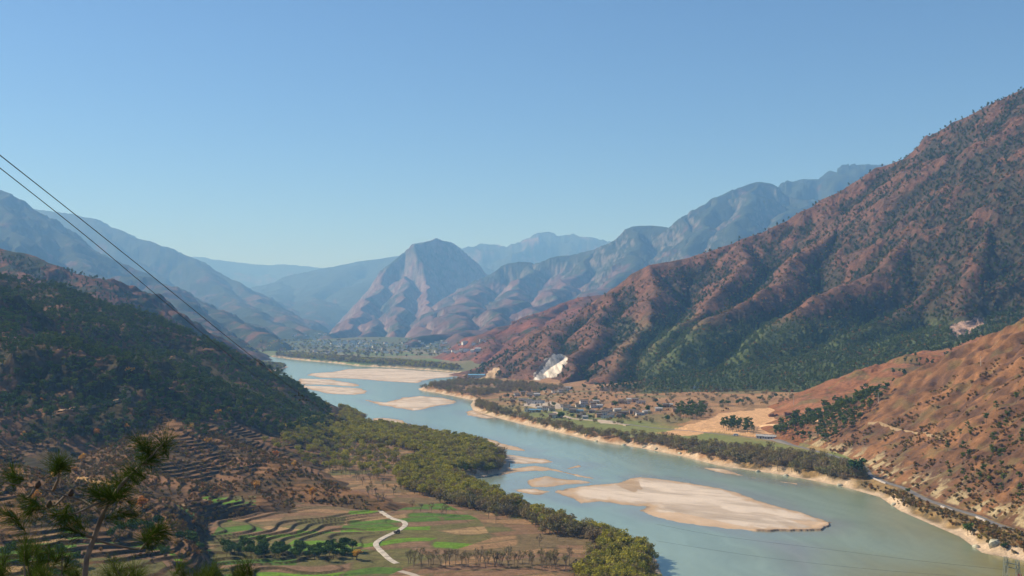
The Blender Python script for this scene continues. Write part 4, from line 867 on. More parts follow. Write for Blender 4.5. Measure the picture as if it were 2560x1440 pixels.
# leafless trees on the near flat
bare = [(1240, 1308), (1116, 1287), (1078, 1283), (1222, 1297), (1348, 1366), (1473, 1391), (1394, 1352), (1104, 1290), (1030, 1275), (1052, 1280), (960, 1255), (945, 1262)]
for i, (x, y, z) in enumerate(hit(bare, 400, 1500)):
    px = bare[i][0]
    lb = {0: 'lone bare tree on the ploughed flat nearest the wood', 4: 'thin bare tree in the brown field below the wood', 5: 'bare tree by the downstream wood at the corner of the brown fields', 6: 'tiny bare tree out on the brown field'}.get(i, 'leafless tree on the flat between the green plots and the wood')
    inst_tree('bare_tree', PX[i % 3], (x, y, z), rr.uniform(.8, 1.1) if i != 6 else .5, rr.random() * 6, lb, 'tree', 'leafless trees between the green plots and the wood' if 'leafless tree on the flat' in lb else None)
b2 = world_pts([(870, 1110), (1000, 1130), (985, 1200), (1000, 1235), (925, 1250), (890, 1200), (800, 1185), (860, 1150)], 640, 1200, 13, 251)
b3 = world_pts([(1015, 1408), (1130, 1405), (1300, 1405), (1440, 1410), (1440, 1432), (1300, 1425), (1100, 1422), (1020, 1418)], 500, 700, 5.0, 252)
for q, (lb, gr, sc) in ((b2, ('bare grey tree on the dry flat behind the terraces', 'bare trees on the dry flat', (.7, 1.0))), (b3, ('leafless tree in the row below the ploughed fields', 'row of leafless trees below the ploughed fields', (.85, 1.15)))):
    for x, y, z in q:
        k_, s_ = rr.randrange(3), rr.uniform(*sc); qx = proj(x, y, z)[0]
        inst_tree('bare_tree', PX[k_], (x, y, z), s_, rr.random() * 6, size_word(s_, *sc) + ('forked ', 'slender ', 'twisted ')[k_] + lb + (', upstream part' if qx < 905 else ', towards the cape' if qx < 1000 else ', track end' if qx < 1230 else ', wood end'), 'tree', gr)
print('bare', len(b2), len(b3))

# dark leafy trees: below the field basin, beside the sapling, around the village
d1 = world_pts([(560, 1372), (640, 1362), (740, 1380), (880, 1372), (900, 1398), (760, 1402), (640, 1398), (560, 1392)], 480, 700, 5.2, 261)
for x, y, z in d1:
    k_, s_ = rr.randrange(2), rr.uniform(.5, .85); qx = proj(x, y, z)[0]
    inst_tree('leafy_tree', PD[k_], (x, y, z), s_, rr.random() * 6, size_word(s_, .5, .85) + ('round', 'spreading')[k_] + ' dark leafy tree ' + ('near the yellow tree' if qx > 820 else 'below the bright green plots' if qx > 690 else 'at the sapling end') + ', in the row', 'tree', 'dark trees below the field basin')
dk = [(330, 1340), (300, 1335), (350, 1325), (375, 1335), (395, 1320), (280, 1345), (410, 1400), (150, 1395), (190, 1410), (110, 1420), (450, 1360), (480, 1365), (500, 1380), (20, 1400), (60, 1415)]
for i, (x, y, z) in enumerate(hit(dk, 200, 1500)):
    inst_tree('leafy_tree', PD[i % 2], (x, y, z), rr.uniform(.6, .95), rr.random() * 6, 'dark green leafy tree on the terraces close behind the pine sapling', 'tree', 'dark trees behind the pine sapling')
x, y, z = hit([(892, 1400)], 300, 1500)[0]
inst_tree('autumn_tree', PY[0], (x, y, z), .95, 1, 'rounded yellow tree beside the lowest bend of the pale track', 'tree', None).scale = (1.5, 1.5, .9)
for (pt, sc, lb) in (((2142, 1196), 2.0, 'large dark round tree at the bend of the riverside road'), ((2420, 1338), .95, 'dark leaning tree on the bank below the riverside road'), ((2510, 1375), .5, 'small dark round bush just above the lattice tower'), ((2270, 1235), .55, 'dark round bush on the river side of the road')):
    x, y, z = hit([pt], 300, 1500)[0]
    o = inst_tree('leafy_tree', PD[0], (x, y, z), sc, 1.0, lb, 'tree', None)
for pt, sc, lb in (((798, 1014), 1.15, 'round green tree standing alone at the water beyond the forested hill'), ((819, 1018), .8, 'small pale tree at the water beside the lone round tree')):
    x, y, z = hit([pt], 300, 2500)[0]; inst_tree('waterside_tree', PW[1], (x, y, z), sc, .4, lb, 'tree', None)
vill = [(1353, 982), (1362, 980), (1430, 977), (1460, 972), (1490, 967), (1500, 968), (1508, 965), (1530, 963), (1548, 968), (1558, 970), (1488, 1006), (1428, 1014), (1538, 1019), (1640, 1008), (1655, 1026), (1648, 1022), (1405, 1048), (1398, 1046), (1430, 1046), (1470, 1028), (1475, 1050), (1508, 1034), (1705, 1016), (1725, 1016), (1745, 1028), (1805, 1012), (1820, 1014), (1845, 1012), (1855, 1010), (1870, 1006), (1900, 1002), (1925, 1000), (1940, 996), (1270, 995), (1385, 1018), (1303, 985), (1668, 1056), (1560, 1050), (1585, 1030), (1620, 1030)]
for i, (x, y, z) in enumerate(hit(vill, 800, 2500)):
    px, py = vill[i]
    lb = 'dark evergreen tree ' + ('at the top of the fields above the village' if py < 985 else 'between the village houses' if px < 1690 else 'in the line between the village and the quarry')
    inst_tree('evergreen_tree', PD[i % 2], (x, y, z), rr.uniform(.75, 1.15), rr.random() * 6, lb, 'tree', 'dark evergreen trees round the village', False)
v2 = world_pts([(1210, 1000), (1340, 985), (1450, 975), (1700, 975), (1980, 985), (1980, 1008), (1830, 1020), (1790, 1040), (1700, 1060), (1600, 1065), (1480, 1060), (1390, 1050), (1300, 1035)], 900, 2100, 19, 262)
plant_group(None, v2, PB + PSM[:1], (.5, .95), 263, 'orchard_tree', 'village_scrub', lambda px, py, d, k, s: size_word(s, .5, .95) + ('round ', 'wide ', 'ragged ', 'shrubby ')[k] + 'bare tree ' + ('among the upper fields of the village' if py < 1010 else 'beside the houses of the village'), 'tree', 'bare trees round the village', 260, 0)
# far plain woods, in the order of the river
f1 = world_pts([(690, 893), (760, 900), (900, 913), (1000, 918), (1145, 930), (1150, 920), (1000, 906), (900, 900), (760, 888), (690, 887)], 2500, 5200, 11, 271, vis=False)
scatter_stuff('far_riverside_wood', f1, np.random.RandomState(1).uniform(.8, 1.15, len(f1)), PF + PO[:1], 41)
f2 = world_pts([(640, 853), (1200, 850), (1150, 900), (1000, 902), (900, 895), (700, 886), (600, 884)], 3400, 7400, 42, 272, vis=False, dens=lambda X, Y, Z, px, py: .25 + .9 * sstep(-.2, .4, fbm(X / 300., Y / 300., 3, 137)))
scatter_stuff('far_plain_woods', f2, np.random.RandomState(2).uniform(.8, 1.3, len(f2)), PF + PO, 42)
f3 = world_pts([(600, 905), (700, 914), (722, 918), (700, 926), (660, 933), (600, 930)], 2300, 3600, 9, 273, vis=False, zmin=.3)
f4 = world_pts([(640, 943), (738, 958), (736, 962), (690, 963), (640, 960)], 1900, 2500, 8, 274, vis=False, zmin=.3)
q = np.concatenate([f3, f4]); scatter_stuff('far_shore_wood', q, np.random.RandomState(3).uniform(.6, .95, len(q)), PF + PO, 43)

# ------------------------------------------------------------------ roads, tracks and walls
def ribbon(name, pix, width, col, rough=.9, lift=.25, kind='structure', noise=.15, h0=200, step=4.0, pts=None, smooth_z=True):
    w = hit(pix, h0, 4000) if pts is None else pts
    P2 = [np.array(w[0][:2])]
    dense = []
    n = len(w)
    for i in range(n - 1):                          # Catmull-Rom through the traced points
        a, b, c, d = [np.array(w[max(0, min(n - 1, j))][:2]) for j in (i - 1, i, i + 1, i + 2)]
        k = max(2, int(np.linalg.norm(c - b) / step))
        for t in np.linspace(0, 1, k, endpoint=False):
            dense.append(.5 * ((2 * b) + (-a + c) * t + (2 * a - 5 * b + 4 * c - d) * t * t + (-a + 3 * b - 3 * c + d) * t ** 3))
    dense.append(np.array(w[-1][:2])); D = np.array(dense)
    T = np.gradient(D, axis=0); T /= np.linalg.norm(T, axis=1)[:, None] + 1e-9; Nn = np.stack([-T[:, 1], T[:, 0]], 1)
    offs = np.array([-.5, -.25, 0, .25, .5]) * width
    Zs = np.array([ground_z(D[:, 0] + Nn[:, 0] * o, D[:, 1] + Nn[:, 1] * o) for o in offs])
    zc = Zs.max(0)
    if smooth_z: zc = np.convolve(np.pad(zc, 3, 'edge'), np.ones(7) / 7, 'valid')
    zc = np.maximum(zc, Zs[2] - .1) + lift
    rows = [(-.5 * width - 1.0, -2.2), (-.5 * width, 0), (.5 * width, 0), (.5 * width + 1.0, -2.2)]
    V = np.concatenate([np.stack([D[:, 0] + Nn[:, 0] * o, D[:, 1] + Nn[:, 1] * o, zc + dz], 1) for o, dz in rows]); m = len(D)
    f = [(r * m + i, r * m + i + 1, (r + 1) * m + i + 1, (r + 1) * m + i) for r in range(3) for i in range(m - 1)]
    me = mesh_np(name, V, f, None, [flat_mat(name + '_surface', col, rough, noise, .3)], False, [0] * len(f))
    o = bpy.data.objects.new(name, me); C.objects.link(o)
    if kind: o['kind'] = kind
    return o, D, zc
road, RD, RZ = ribbon('road', None, 4.6, (.17, .16, .155), lift=.12, pts=ROADW, smooth_z=True)
ribbon('track', [(950, 1277), (981, 1297), (1007, 1303), (1013, 1313), (997, 1326), (965, 1341), (943, 1354), (941, 1365), (958, 1383), (976, 1400), (993, 1409)], 3.0, (.46, .41, .34), lift=.12, noise=.35)
ribbon('track', [(1000, 1428), (1030, 1436), (1060, 1450)], 3.4, (.42, .36, .29), lift=.12)
ribbon('track', [(150, 1030), (220, 1017), (285, 1006), (312, 996), (322, 988), (314, 979), (303, 974)], 4.0, (.42, .27, .15), lift=.5, h0=500)
ribbon('track', [(-20, 1176), (20, 1182), (75, 1190), (140, 1201)], 3.0, (.38, .22, .09), lift=.3, h0=300)
ribbon('track', [(200, 1197), (240, 1205), (290, 1222)], 3.2, (.34, .21, .075), lift=.3, h0=300)
ribbon('track', [(1368, 982), (1356, 972), (1342, 962), (1338, 955)], 5.0, (.50, .40, .29), lift=.5, h0=900)
ribbon('lane', [(1386, 1030), (1400, 1036), (1430, 1046), (1490, 1052), (1540, 1058), (1570, 1064)], 5.0, (.42, .34, .26), lift=.3, h0=700)
ribbon('footpath', [(2172, 1057), (2215, 1064), (2262, 1075), (2300, 1085), (2370, 1105)], 1.1, (.30, .21, .12), lift=.3, h0=500)
ribbon('footpath', [(1900, 1066), (1960, 1062), (2030, 1052), (2090, 1035)], 4.0, (.56, .38, .22), lift=.3, h0=700)
LIMEW = flat_mat('weathered_whitewash', (.50, .46, .42), .8, .2, .8); WHITE = flat_mat('whitewash', (.78, .75, .70), .7, .1, .4); CONC = flat_mat('concrete', (.42, .40, .37), .85, .15, .5)
def poly_wall(name, pix, hgt, thick, mat, label, cat, h0=300, on_road=None, posts=True):
    w = hit(pix, h0, 4000); a, b = np.array(w[0]), np.array(w[-1]); L_ = np.linalg.norm((b - a)[:2]); rz = math.atan2(b[1] - a[1], b[0] - a[0])
    mb = MB(); mb.box((0, 0, hgt * .5 - .4), (L_, thick, hgt + .8)); mb.box((0, 0, hgt + .06), (L_ + .1, thick + .16, .12))
    for k in range(int(L_ / 3) + 1): mb.box((-L_ / 2 + k * 3, 0, hgt * .5 - .4), (.35, thick + .12, hgt + .82))
    o = link(name, mb.mesh(name, [mat]), label=label, cat=cat); m = (a + b) / 2; o.location = (m[0], m[1], min(w[0][2], w[-1][2]) + .2); o.rotation_euler = (0, -math.atan2(b[2] - a[2], L_), rz); o.location.z = m[2] + .2; return o
poly_wall('guard_wall', [(2180, 1196), (2214, 1210)], 0.7, .4, LIMEW, 'white guard wall on the road just past the large dark tree', 'wall')
poly_wall('guard_wall', [(2352, 1267), (2384, 1280)], 0.7, .4, LIMEW, 'white guard wall midway along the riverside road', 'wall')
poly_wall('guard_wall', [(2440, 1294), (2463, 1304)], 0.7, .4, LIMEW, 'white guard wall above the dark leaning tree', 'wall')

# ------------------------------------------------------------------ buildings
TILE = flat_mat('grey_roof_tiles', (.19, .155, .125), .9, .3, .8); TILE2 = flat_mat('pale_roof', (.45, .43, .40), .8, .2, .5); MUD = flat_mat('mud_brick', (.36, .23, .15), .95, .2, .5)
LIME = flat_mat('limewash', (.66, .63, .58), .85, .12, .4); DOORW = flat_mat('dark_wood', (.06, .04, .03), .8); BLUE = flat_mat('blue_sheet_roof', (.16, .36, .50), .45, .1, .3); BRICK = flat_mat('old_brick', (.22, .12, .08), .95, .3, .6)
def house_meshes(w, d, h, roofk, pitch, over):
    wall = MB(); wall.box((0, 0, h / 2 - .5), (w, d, h + 1.0))
    if roofk == 'gable':
        rise = d / 2 * pitch
        wall.add([(-w / 2 + .02, -d / 2, h), (-w / 2 + .02, d / 2, h), (-w / 2 + .02, 0, h + rise), (w / 2 - .02, -d / 2, h), (w / 2 - .02, d / 2, h), (w / 2 - .02, 0, h + rise)], [(0, 2, 1), (3, 4, 5), (0, 3, 5, 2), (1, 2, 5, 4)])
    roof = MB()
    if roofk == 'gable':
        t = .28; e = d / 2 + over; W2 = w / 2 + over; z0 = h - over * pitch + .03; z1 = h + d / 2 * pitch + .03
        for s_ in (-1, 1):
            roof.add([(-W2, s_ * e, z0), (W2, s_ * e, z0), (W2, s_ * .02, z1), (-W2, s_ * .02, z1), (-W2, s_ * e, z0 + t), (W2, s_ * e, z0 + t), (W2, s_ * .02, z1 + t), (-W2, s_ * .02, z1 + t)], [(0, 1, 2, 3), (7, 6, 5, 4), (0, 4, 5, 1), (3, 2, 6, 7), (0, 3, 7, 4), (1, 5, 6, 2)])
        roof.box((0, 0, z1 + t + .12), (W2 * 2 + .3, .45, .3))
    else:
        roof.box((0, 0, h + .17), (w + over * 2, d + over * 2, .3)); 
        for s_ in (-1, 1): roof.box((0, s_ * (d / 2 + over - .12), h + .57), (w + over * 2, .22, .5)); roof.box((s_ * (w / 2 + over - .12), 0, h + .57), (.22, d + over * 2 - .5, .5))
    opn = MB(); n = max(2, int(w / 2.6))
    dr = MB(); dr.box((-w * .12, -d / 2 - .04, 1.05), (1.3, .12, 2.1))
    wins = []
    for fl in range(2 if h > 4.5 else 1):
        for k in range(n):
            x = -w / 2 + (k + .5) * w / n
            if fl == 0 and abs(x + w * .12) < 1.4: continue
            q = MB(); q.box((x, -d / 2 - .03, 1.6 + fl * 2.7), (1.1, .1, 1.2)); wins.append(q)
    return wall, roof, dr, wins
HOUSES = {}
def make_house(name, kind_, loc, rz, label, group, cat='house', dims=None, parts=True, scale=1.0):
    key = (kind_, dims)
    wmat, rmat, rk = {'white_tile': (LIME, TILE, 'gable'), 'mud_tile': (MUD, TILE, 'gable'), 'white_flat': (WHITE, TILE2, 'flat'), 'pale_gable': (LIME, TILE2, 'gable'), 'blue': (LIME, BLUE, 'gable'), 'mud_flat': (MUD, TILE2, 'flat')}[kind_]
    if key not in HOUSES:
        w, d, h = dims; wall, roof, dr, wins = house_meshes(w, d, h, rk, .42 if kind_ != 'blue' else .2, .7)
        HOUSES[key] = (wall.mesh('wall', [wmat]), roof.mesh('roof', [rmat]), dr.mesh('door', [DOORW]), [q.mesh('window', [DOORW]) for q in wins])
    wl, rf, dr, wins = HOUSES[key]
    o = bpy.data.objects.new(name, None); C.objects.link(o); o.location = loc; o.rotation_euler = (0, 0, rz); o.scale = (scale,) * 3
    o['label'] = label; o['category'] = cat
    if group: o['group'] = group
    for nm, me in [('wall', wl), ('roof', rf)] + ([('door', dr)] + [('window', q) for q in wins] if parts else []):
        c = bpy.data.objects.new(nm, me); c.parent = o; C.objects.link(c)
    return o
W5 = lambda x, y: (1260 + x / 5.12, 940 + y / 5.12)
VH = [('white_tile', 165, 258, .1, 'at the left end of the top row'), ('mud_tile', 235, 235, .5, 0), ('white_tile', 330, 258, .1, 0), ('white_flat', 392, 240, 0, 'long white block in the top row'), ('pale_gable', 420, 258, .1, 0),
      ('white_flat', 668, 218, .2, 0), ('white_tile', 735, 218, .2, 0), ('white_tile', 790, 195, .2, 0), ('pale_gable', 820, 175, .1, 0),
      ('mud_tile', 110, 335, .2, 0), ('white_flat', 250, 322, -.1, 0), ('white_flat', 310, 332, -.1, 0), ('white_flat', 365, 322, -.1, 0), ('white_flat', 350, 352, -.1, 0), ('white_flat', 420, 350, -.1, 0), ('white_flat', 460, 345, -.1, 0),
      ('white_flat', 325, 452, -.15, 0), ('blue', 400, 462, -.1, 0), ('pale_gable', 470, 430, 0, 0), ('white_tile', 545, 445, .1, 0), ('white_tile', 610, 448, .1, 0),
      ('white_flat', 785, 400, 0, 0), ('white_tile', 790, 438, 0, 0), ('mud_tile', 850, 430, .3, 0), ('white_tile', 1020, 362, .1, 0), ('white_flat', 985, 398, 0, 0), ('pale_gable', 1180, 342, .1, 0), ('mud_tile', 1140, 378, .1, 0), ('pale_gable', 1220, 402, -.1, 0), ('white_tile', 1140, 410, 0, 0),
      ('blue', 960, 462, 0, 0), ('mud_tile', 880, 470, 0, 0), ('mud_tile', 620, 538, .1, 0), ('white_flat', 685, 535, 0, 0), ('mud_tile', 965, 530, .3, 0), ('mud_tile', 1015, 500, .1, 0), ('pale_gable', 1040, 545, .2, 0),
      ('mud_tile', 1225, 500, 0, 0), ('mud_tile', 1215, 528, .2, 0), ('white_flat', 1300, 540, -.1, 0), ('white_tile', 1290, 498, .1, 0), ('mud_tile', 1390, 502, 0, 0), ('white_tile', 1370, 530, 0, 0), ('mud_tile', 1470, 525, 0, 0), ('mud_tile', 1490, 500, .2, 0),
      ('mud_tile', 1560, 490, .1, 0), ('mud_tile', 1500, 350, 0, 0), ('white_tile', 1580, 358, 0, 0), ('pale_gable', 1620, 330, .1, 0), ('white_flat', 1750, 350, 0, 0), ('mud_tile', 1680, 335, 0, 0), ('mud_tile', 1640, 478, .1, 0), ('mud_tile', 1690, 490, 0, 0),
      ('white_flat', 1740, 500, .3, 0), ('pale_gable', 1820, 480, .2, 0), ('pale_gable', 1980, 445, 0, 0), ('pale_gable', 2110, 395, .1, 0), ('mud_tile', 2195, 455, .1, 0), ('mud_tile', 2260, 440, .1, 0), ('mud_tile', 2350, 435, 0, 0), ('mud_tile', 2310, 470, 0, 0), ('mud_tile', 2530, 410, .1, 0), ('white_flat', 2465, 150, 0, 0), ('mud_tile', 2070, 400, 0, 0), ('mud_tile', 1400, 370, 0, 0), ('pale_gable', 1450, 455, 0, 0), ('white_tile', 1330, 480, .2, 0), ('mud_flat', 1120, 470, 0, 0)]
DN = {'white_tile': 'whitewashed tiled farmhouse', 'mud_tile': 'brown mud walled farmhouse', 'white_flat': 'flat roofed white building', 'pale_gable': 'pale roofed farmhouse', 'blue': 'long blue roofed building', 'mud_flat': 'low mud walled barn'}
vh = hit([W5(a[1], a[2]) for a in VH], 800, 2500); rr = random.Random(77)
for i, (k, x, y, rz, note) in enumerate(VH):
    cx, cy = W5(x, y)
    if y < 270: wh = 'in the top row under the white quarry scar' if x < 500 else 'in the small cluster under the mountain foot' if x < 1000 else 'alone high up at the pine edge'
    elif x < 520: wh = 'among the white yards'
    elif y < 410: wh = 'in the upper row of the village'
    elif x > 1850: wh = 'at the quarry end of the village'
    elif x < 900: wh = 'at the bank end of the village beside the round evergreen'
    elif x < 1150: wh = 'in the lower middle of the village'
    else: wh = 'in the crowded lower row above the green field'
    dims = {'white_tile': (11, 6.5, 5.2), 'mud_tile': (9, 6, 4.6), 'white_flat': (15, 5.5, 3.4), 'pale_gable': (11, 6, 4.0), 'blue': (16, 6.5, 3.6), 'mud_flat': (9, 6, 3.2)}[k]
    make_house('farmhouse' if k != 'blue' else 'long_shed', k, vh[i], rz + rr.uniform(-.15, .15), DN[k] + ' ' + wh, 'houses of the village on the far bank', dims=dims, scale=rr.uniform(.68, .95))
x, y, z = hit([(1192, 945)], 800, 3500)[0]
make_house('depot', 'blue', (x, y, z + 1), -.1, 'blue roofed depot at the foot of the tan scar by the river', None, 'building', (34, 14, 5.5))
for i, (pt, lb) in enumerate((((1905, 1096), 'long roadside shed in front of the sandy quarry'), ((1925, 1098), 'lower roadside shed at the downstream end of the quarry front'))):
    x, y, z = hit([pt], 700, 2500)[0]; make_house('roadside_shed', 'pale_gable', (x, y, z), -.25, lb, None, 'shed', (12, 5, 3.2), scale=.9)
# the roofless brick kilns of the quarry
for pt, L_, lb in (((2032, 1029), 17, 'largest roofless brick ruin at the top of the sandy quarry'), ((1972, 1037), 10, 'middle brick ruin in the quarry'), ((1988, 1033), 5, 'small square brick ruin next to the middle one'), ((1932, 1041), 9, 'lowest broken brick wall in the quarry')):
    x, y, z = hit([pt], 700, 2500)[0]; mb = MB(); r = random.Random(int(L_))
    n = int(L_ / 2)
    for s_ in (-1, 1):
        for k in range(n):
            hh = r.uniform(1.6, 3.2); mb.box((-L_ / 2 + (k + .5) * L_ / n, s_ * 2.4 + .01 * (k % 2), hh / 2 - .5), (L_ / n - .02, .5, hh + 1))
    for s_ in (-1, 1): mb.box((s_ * (L_ / 2 + .26), 0, 1.0), (.5, 4.6, 3.0))
    mb.box((0, 0, .2), (.5, 4.2, 1.8))
    o = link('brick_ruin', mb.mesh('brick_ruin', [BRICK]), label=lb, cat='ruin'); o.location = (x, y, z); o.rotation_euler = (0, 0, .12)
# far town on its low hill
rr = random.Random(15); town = []
for _ in range(95):
    town.append((rr.gauss(905, 70), rr.choice([rr.uniform(853, 868), rr.uniform(874, 886), rr.uniform(853, 884)])))
for _ in range(34): town.append((rr.uniform(1060, 1220), rr.uniform(853, 884)))
for _ in range(24): town.append((rr.uniform(720, 840), rr.uniform(835, 880)))
town += [(882, 879), (858, 857), (880, 857), (896, 856), (840, 861)]
th = hit(town, 2600, 9000)
for i, (x, y, z) in enumerate(th):
    big = i >= len(th) - 5; px, py = town[i]
    k = 'white_flat' if big or rr.random() < .65 else rr.choice(['white_tile', 'pale_gable', 'white_tile'])
    lb = ('large white building on the crest of the town hill' if py < 870 else 'long white building on the town shore') if big else ('small white house ' + ('on the lower mountain slope above the town' if px < 780 and py < 862 else 'in the town on the low hill' if px < 1020 and py < 872 else 'along the plain below the town hill' if px < 1020 else 'on the hazy plain between the mountains'))
    make_house('town_house', k, (x, y, z), rr.uniform(-.5, .5), lb.replace('small white', {'white_flat': 'small flat roofed white', 'white_tile': 'small grey roofed', 'pale_gable': 'small pale roofed'}[k]), 'houses of the far town', dims=(26, 11, 8) if big else (13, 9, 6.5), parts=False, scale=1.4 if big else rr.uniform(.8, 1.25))

# ------------------------------------------------------------------ vehicles
GLASS = flat_mat('dark_glass', (.03, .035, .04), .15); RUB = flat_mat('rubber', (.03, .03, .03), .9); WPAINT = flat_mat('white_paint', (.8, .8, .78), .35); DPAINT = flat_mat('dark_paint', (.06, .05, .045), .5)
def vehicle(name, px, rz, label, cat, paint, L_, Wd, Hh, cargo=False, z=None):
    loc = px if len(px) == 3 else hit([px], 300, 2500)[0]
    o = bpy.data.objects.new(name, None); C.objects.link(o); o.location = (loc[0], loc[1], loc[2] + .15 if z is None else z); o.rotation_euler = (0, 0, rz); o['label'] = label; o['category'] = cat
    b = MB()
    if cargo: b.box((-L_ * .18, 0, Hh * .42), (L_ * .6, Wd, Hh * .35)); b.box((L_ * .32, 0, Hh * .55), (L_ * .3, Wd * .95, Hh * .7), top=.9)
    else: b.box((0, 0, Hh * .4), (L_, Wd, Hh * .45)); b.box((-L_ * .04, 0, Hh * .78), (L_ * .84, Wd * .94, Hh * .36), top=.88)
    link('body', b.mesh('body', [paint]), o)
    g = MB(); g.box((L_ * .33 if cargo else -L_ * .04, 0, Hh * .8), (L_ * .24 if cargo else L_ * .78, Wd * .97, Hh * .2), top=.93); link('window', g.mesh('window', [GLASS]), o)
    for sx in (-.32, .32):
        for sy in (-1, 1):
            t = MB(); t.tube([(L_ * sx, sy * Wd * .5 - .12, .34), (L_ * sx, sy * Wd * .5 + .1, .34)], .36, 12); link('wheel', t.mesh('wheel', [RUB]), o)
    return o
j = int(np.argmin(np.abs(1280 + F * RD[:, 0] / RD[:, 1] - 1842))); vehicle('van', (RD[j, 0], RD[j, 1], RZ[j]), -.25, 'white van parked on the road in front of the quarry pines', 'van', WPAINT, 5.2, 1.9, 2.3)
vehicle('farm_truck', (992, 1333), .8, 'small dark farm truck on the upper bend of the pale track', 'truck', DPAINT, 3.6, 1.6, 1.9, True)

# ------------------------------------------------------------------ power lines and towers
STEEL = flat_mat('galvanised_steel', (.36, .40, .34), .5, .1, 2, .3); WIRE = flat_mat('cable', (.035, .032, .03), .6); REDI = flat_mat('red_insulator', (.55, .06, .04), .4); POLE = flat_mat('pale_pole', (.5, .48, .44), .8)
def cable(name, pts, rad, label, dampers=()):
    mb = MB(); P3 = [Vector(P(*p)) for p in pts]; D = []; n = len(P3)
    for i in range(n - 1):
        a, b, c, d = P3[max(i - 1, 0)], P3[i], P3[i + 1], P3[min(i + 2, n - 1)]
        for k in range(8):
            t = k / 8; D.append(.5 * ((2 * b) + (c - a) * t + (2 * a - 5 * b + 4 * c - d) * t * t + (3 * b - a - 3 * c + d) * t ** 3))
    D.append(P3[-1]); mb.tube(D, rad, 6)
    o = link(name, mb.mesh(name, [WIRE], True), label=label, cat='cable')
    for p in dampers:
        q = MB(); v = Vector(P(*p)); q.tube([v + Vector((-.12, 0, -.10)), v + Vector((.12, .03, -.13))], .008, 5); q.tube([v + Vector((0, 0, .035)), v + Vector((0, 0, -.12))], .018, 6)
        for s_ in (-1, 1): q.tube([v + Vector((s_ * .16, 0, -.115)), v + Vector((s_ * .09, 0, -.11))], [.03, .024], 8)
        link('damper', q.mesh('damper', [flat_mat('damper_iron', (.05, .07, .05), .6)]), o)
    return o
cable('power_cable', [(-120, 292, 14), (0, 388, 16), (200, 546, 20), (400, 706, 25), (600, 868, 32), (757, 990, 40), (870, 1068, 52), (1000, 1172, 75), (1250, 1368, 130), (1420, 1500, 170)], .0075, 'long dark cable sloping down over the valley, the upper one of two', [(747, 981, 39.5), (758, 992, 40)])
cable('power_cable', [(-120, 326, 14), (0, 420, 16), (200, 578, 20), (330, 686, 23.5), (480, 812, 29), (620, 925, 37), (700, 986, 46), (780, 1048, 62), (870, 1115, 90), (1010, 1230, 150), (1300, 1470, 260)], .0068, 'long dark cable sloping down over the valley, the lower one of two')
for q, lb in (([(1640, 1310, 420), (1800, 1340, 405), (2060, 1372, 385), (2300, 1402, 370), (2512, 1424, 360)], 'thin wire over the river to the lattice tower, upper strand'), ([(1640, 1352, 420), (1900, 1392, 400), (2200, 1425, 380), (2514, 1448, 360)], 'thin wire over the river to the lattice tower, lower strand')):
    cable('river_wire', q, .028, lb)
def tower():
    d = 360.; bx = [P(2503, 1470, d), P(2547, 1478, d)]; tp = [P(2515, 1392, d), P(2543, 1401, d)]; gz = ground_z(np.array([P(2525, 1400, d)[0]]), np.array([d]))[0]
    o = bpy.data.objects.new('lattice_tower', None); C.objects.link(o); o['label'] = 'pale green lattice tower with two legs at the water, cut by the photo corner'; o['category'] = 'tower'
    a0, a1 = Vector(tp[0]), Vector(tp[1])
    for sgn, t in ((-1, a0), (1, a1)):
        mb = MB(); base = Vector((t.x + sgn * 2.2 - .6 * (sgn < 0), t.y, gz - .5)); w0, w1 = 1.1, .45
        cs = []
        for ix, iy in ((-1, -1), (1, -1), (1, 1), (-1, 1)):
            p = base + Vector((ix * w0, iy * w0, 0)); q = t + Vector((ix * w1, iy * w1, 0)); mb.tube([p, q], .11, 4); cs.append((p, q))
        for k in range(9):
            for j_ in range(4):
                p, q = cs[j_]; r_, s_ = cs[(j_ + 1) % 4]; mb.tube([p.lerp(q, k / 9), r_.lerp(s_, (k + 1) / 9)], .06, 3); mb.tube([p.lerp(q, (k + 1) / 9), r_.lerp(s_, (k + 1) / 9)], .05, 3)
        link('leg', mb.mesh('leg', [STEEL]), o)
    mb = MB(); 
    for dz in (-1.6, -3.0): mb.tube([a0 + Vector((-.6, 0, dz)), a1 + Vector((.6, 0, dz))], .13, 4)
    for k in range(6): mb.tube([a0.lerp(a1, k / 6) + Vector((0, 0, -1.6)), a0.lerp(a1, (k + 1) / 6) + Vector((0, 0, -3.0))], .06, 3)
    link('crossbeam', mb.mesh('crossbeam', [STEEL]), o)
    for k in range(3):
        v = a1 + Vector((.2 + .5 * k, 0, -4.4)); mb = MB()
        for j_ in range(6): mb.tube([v + Vector((0, 0, -.22 * j_)), v + Vector((0, 0, -.22 * j_ - .1))], [.26, .14], 8)
        link('insulator', mb.mesh('insulator', [REDI]), o)
tower()
for pt, hh, lb in (((2196, 1008), 11, 'thin pale pole on the orange spur below the rocky outcrop'), ((2452, 915), 9, 'thin pale pole near the top of the orange spur'), ((1984, 1012), 11, 'pale pole at the top edge of the quarry'), ((2205, 1196), 7, 'utility pole beside the road just below the large dark tree')):
    x, y, z = hit([pt], 500, 2600)[0]; mb = MB(); mb.tube([(0, 0, -1), (0, 0, hh)], [.22, .13], 6); mb.box((0, 0, hh - .8), (2.4, .16, .16)); o = link('utility_pole', mb.mesh('utility_pole', [POLE]), label=lb, cat='pole'); o.location = (x, y, z)
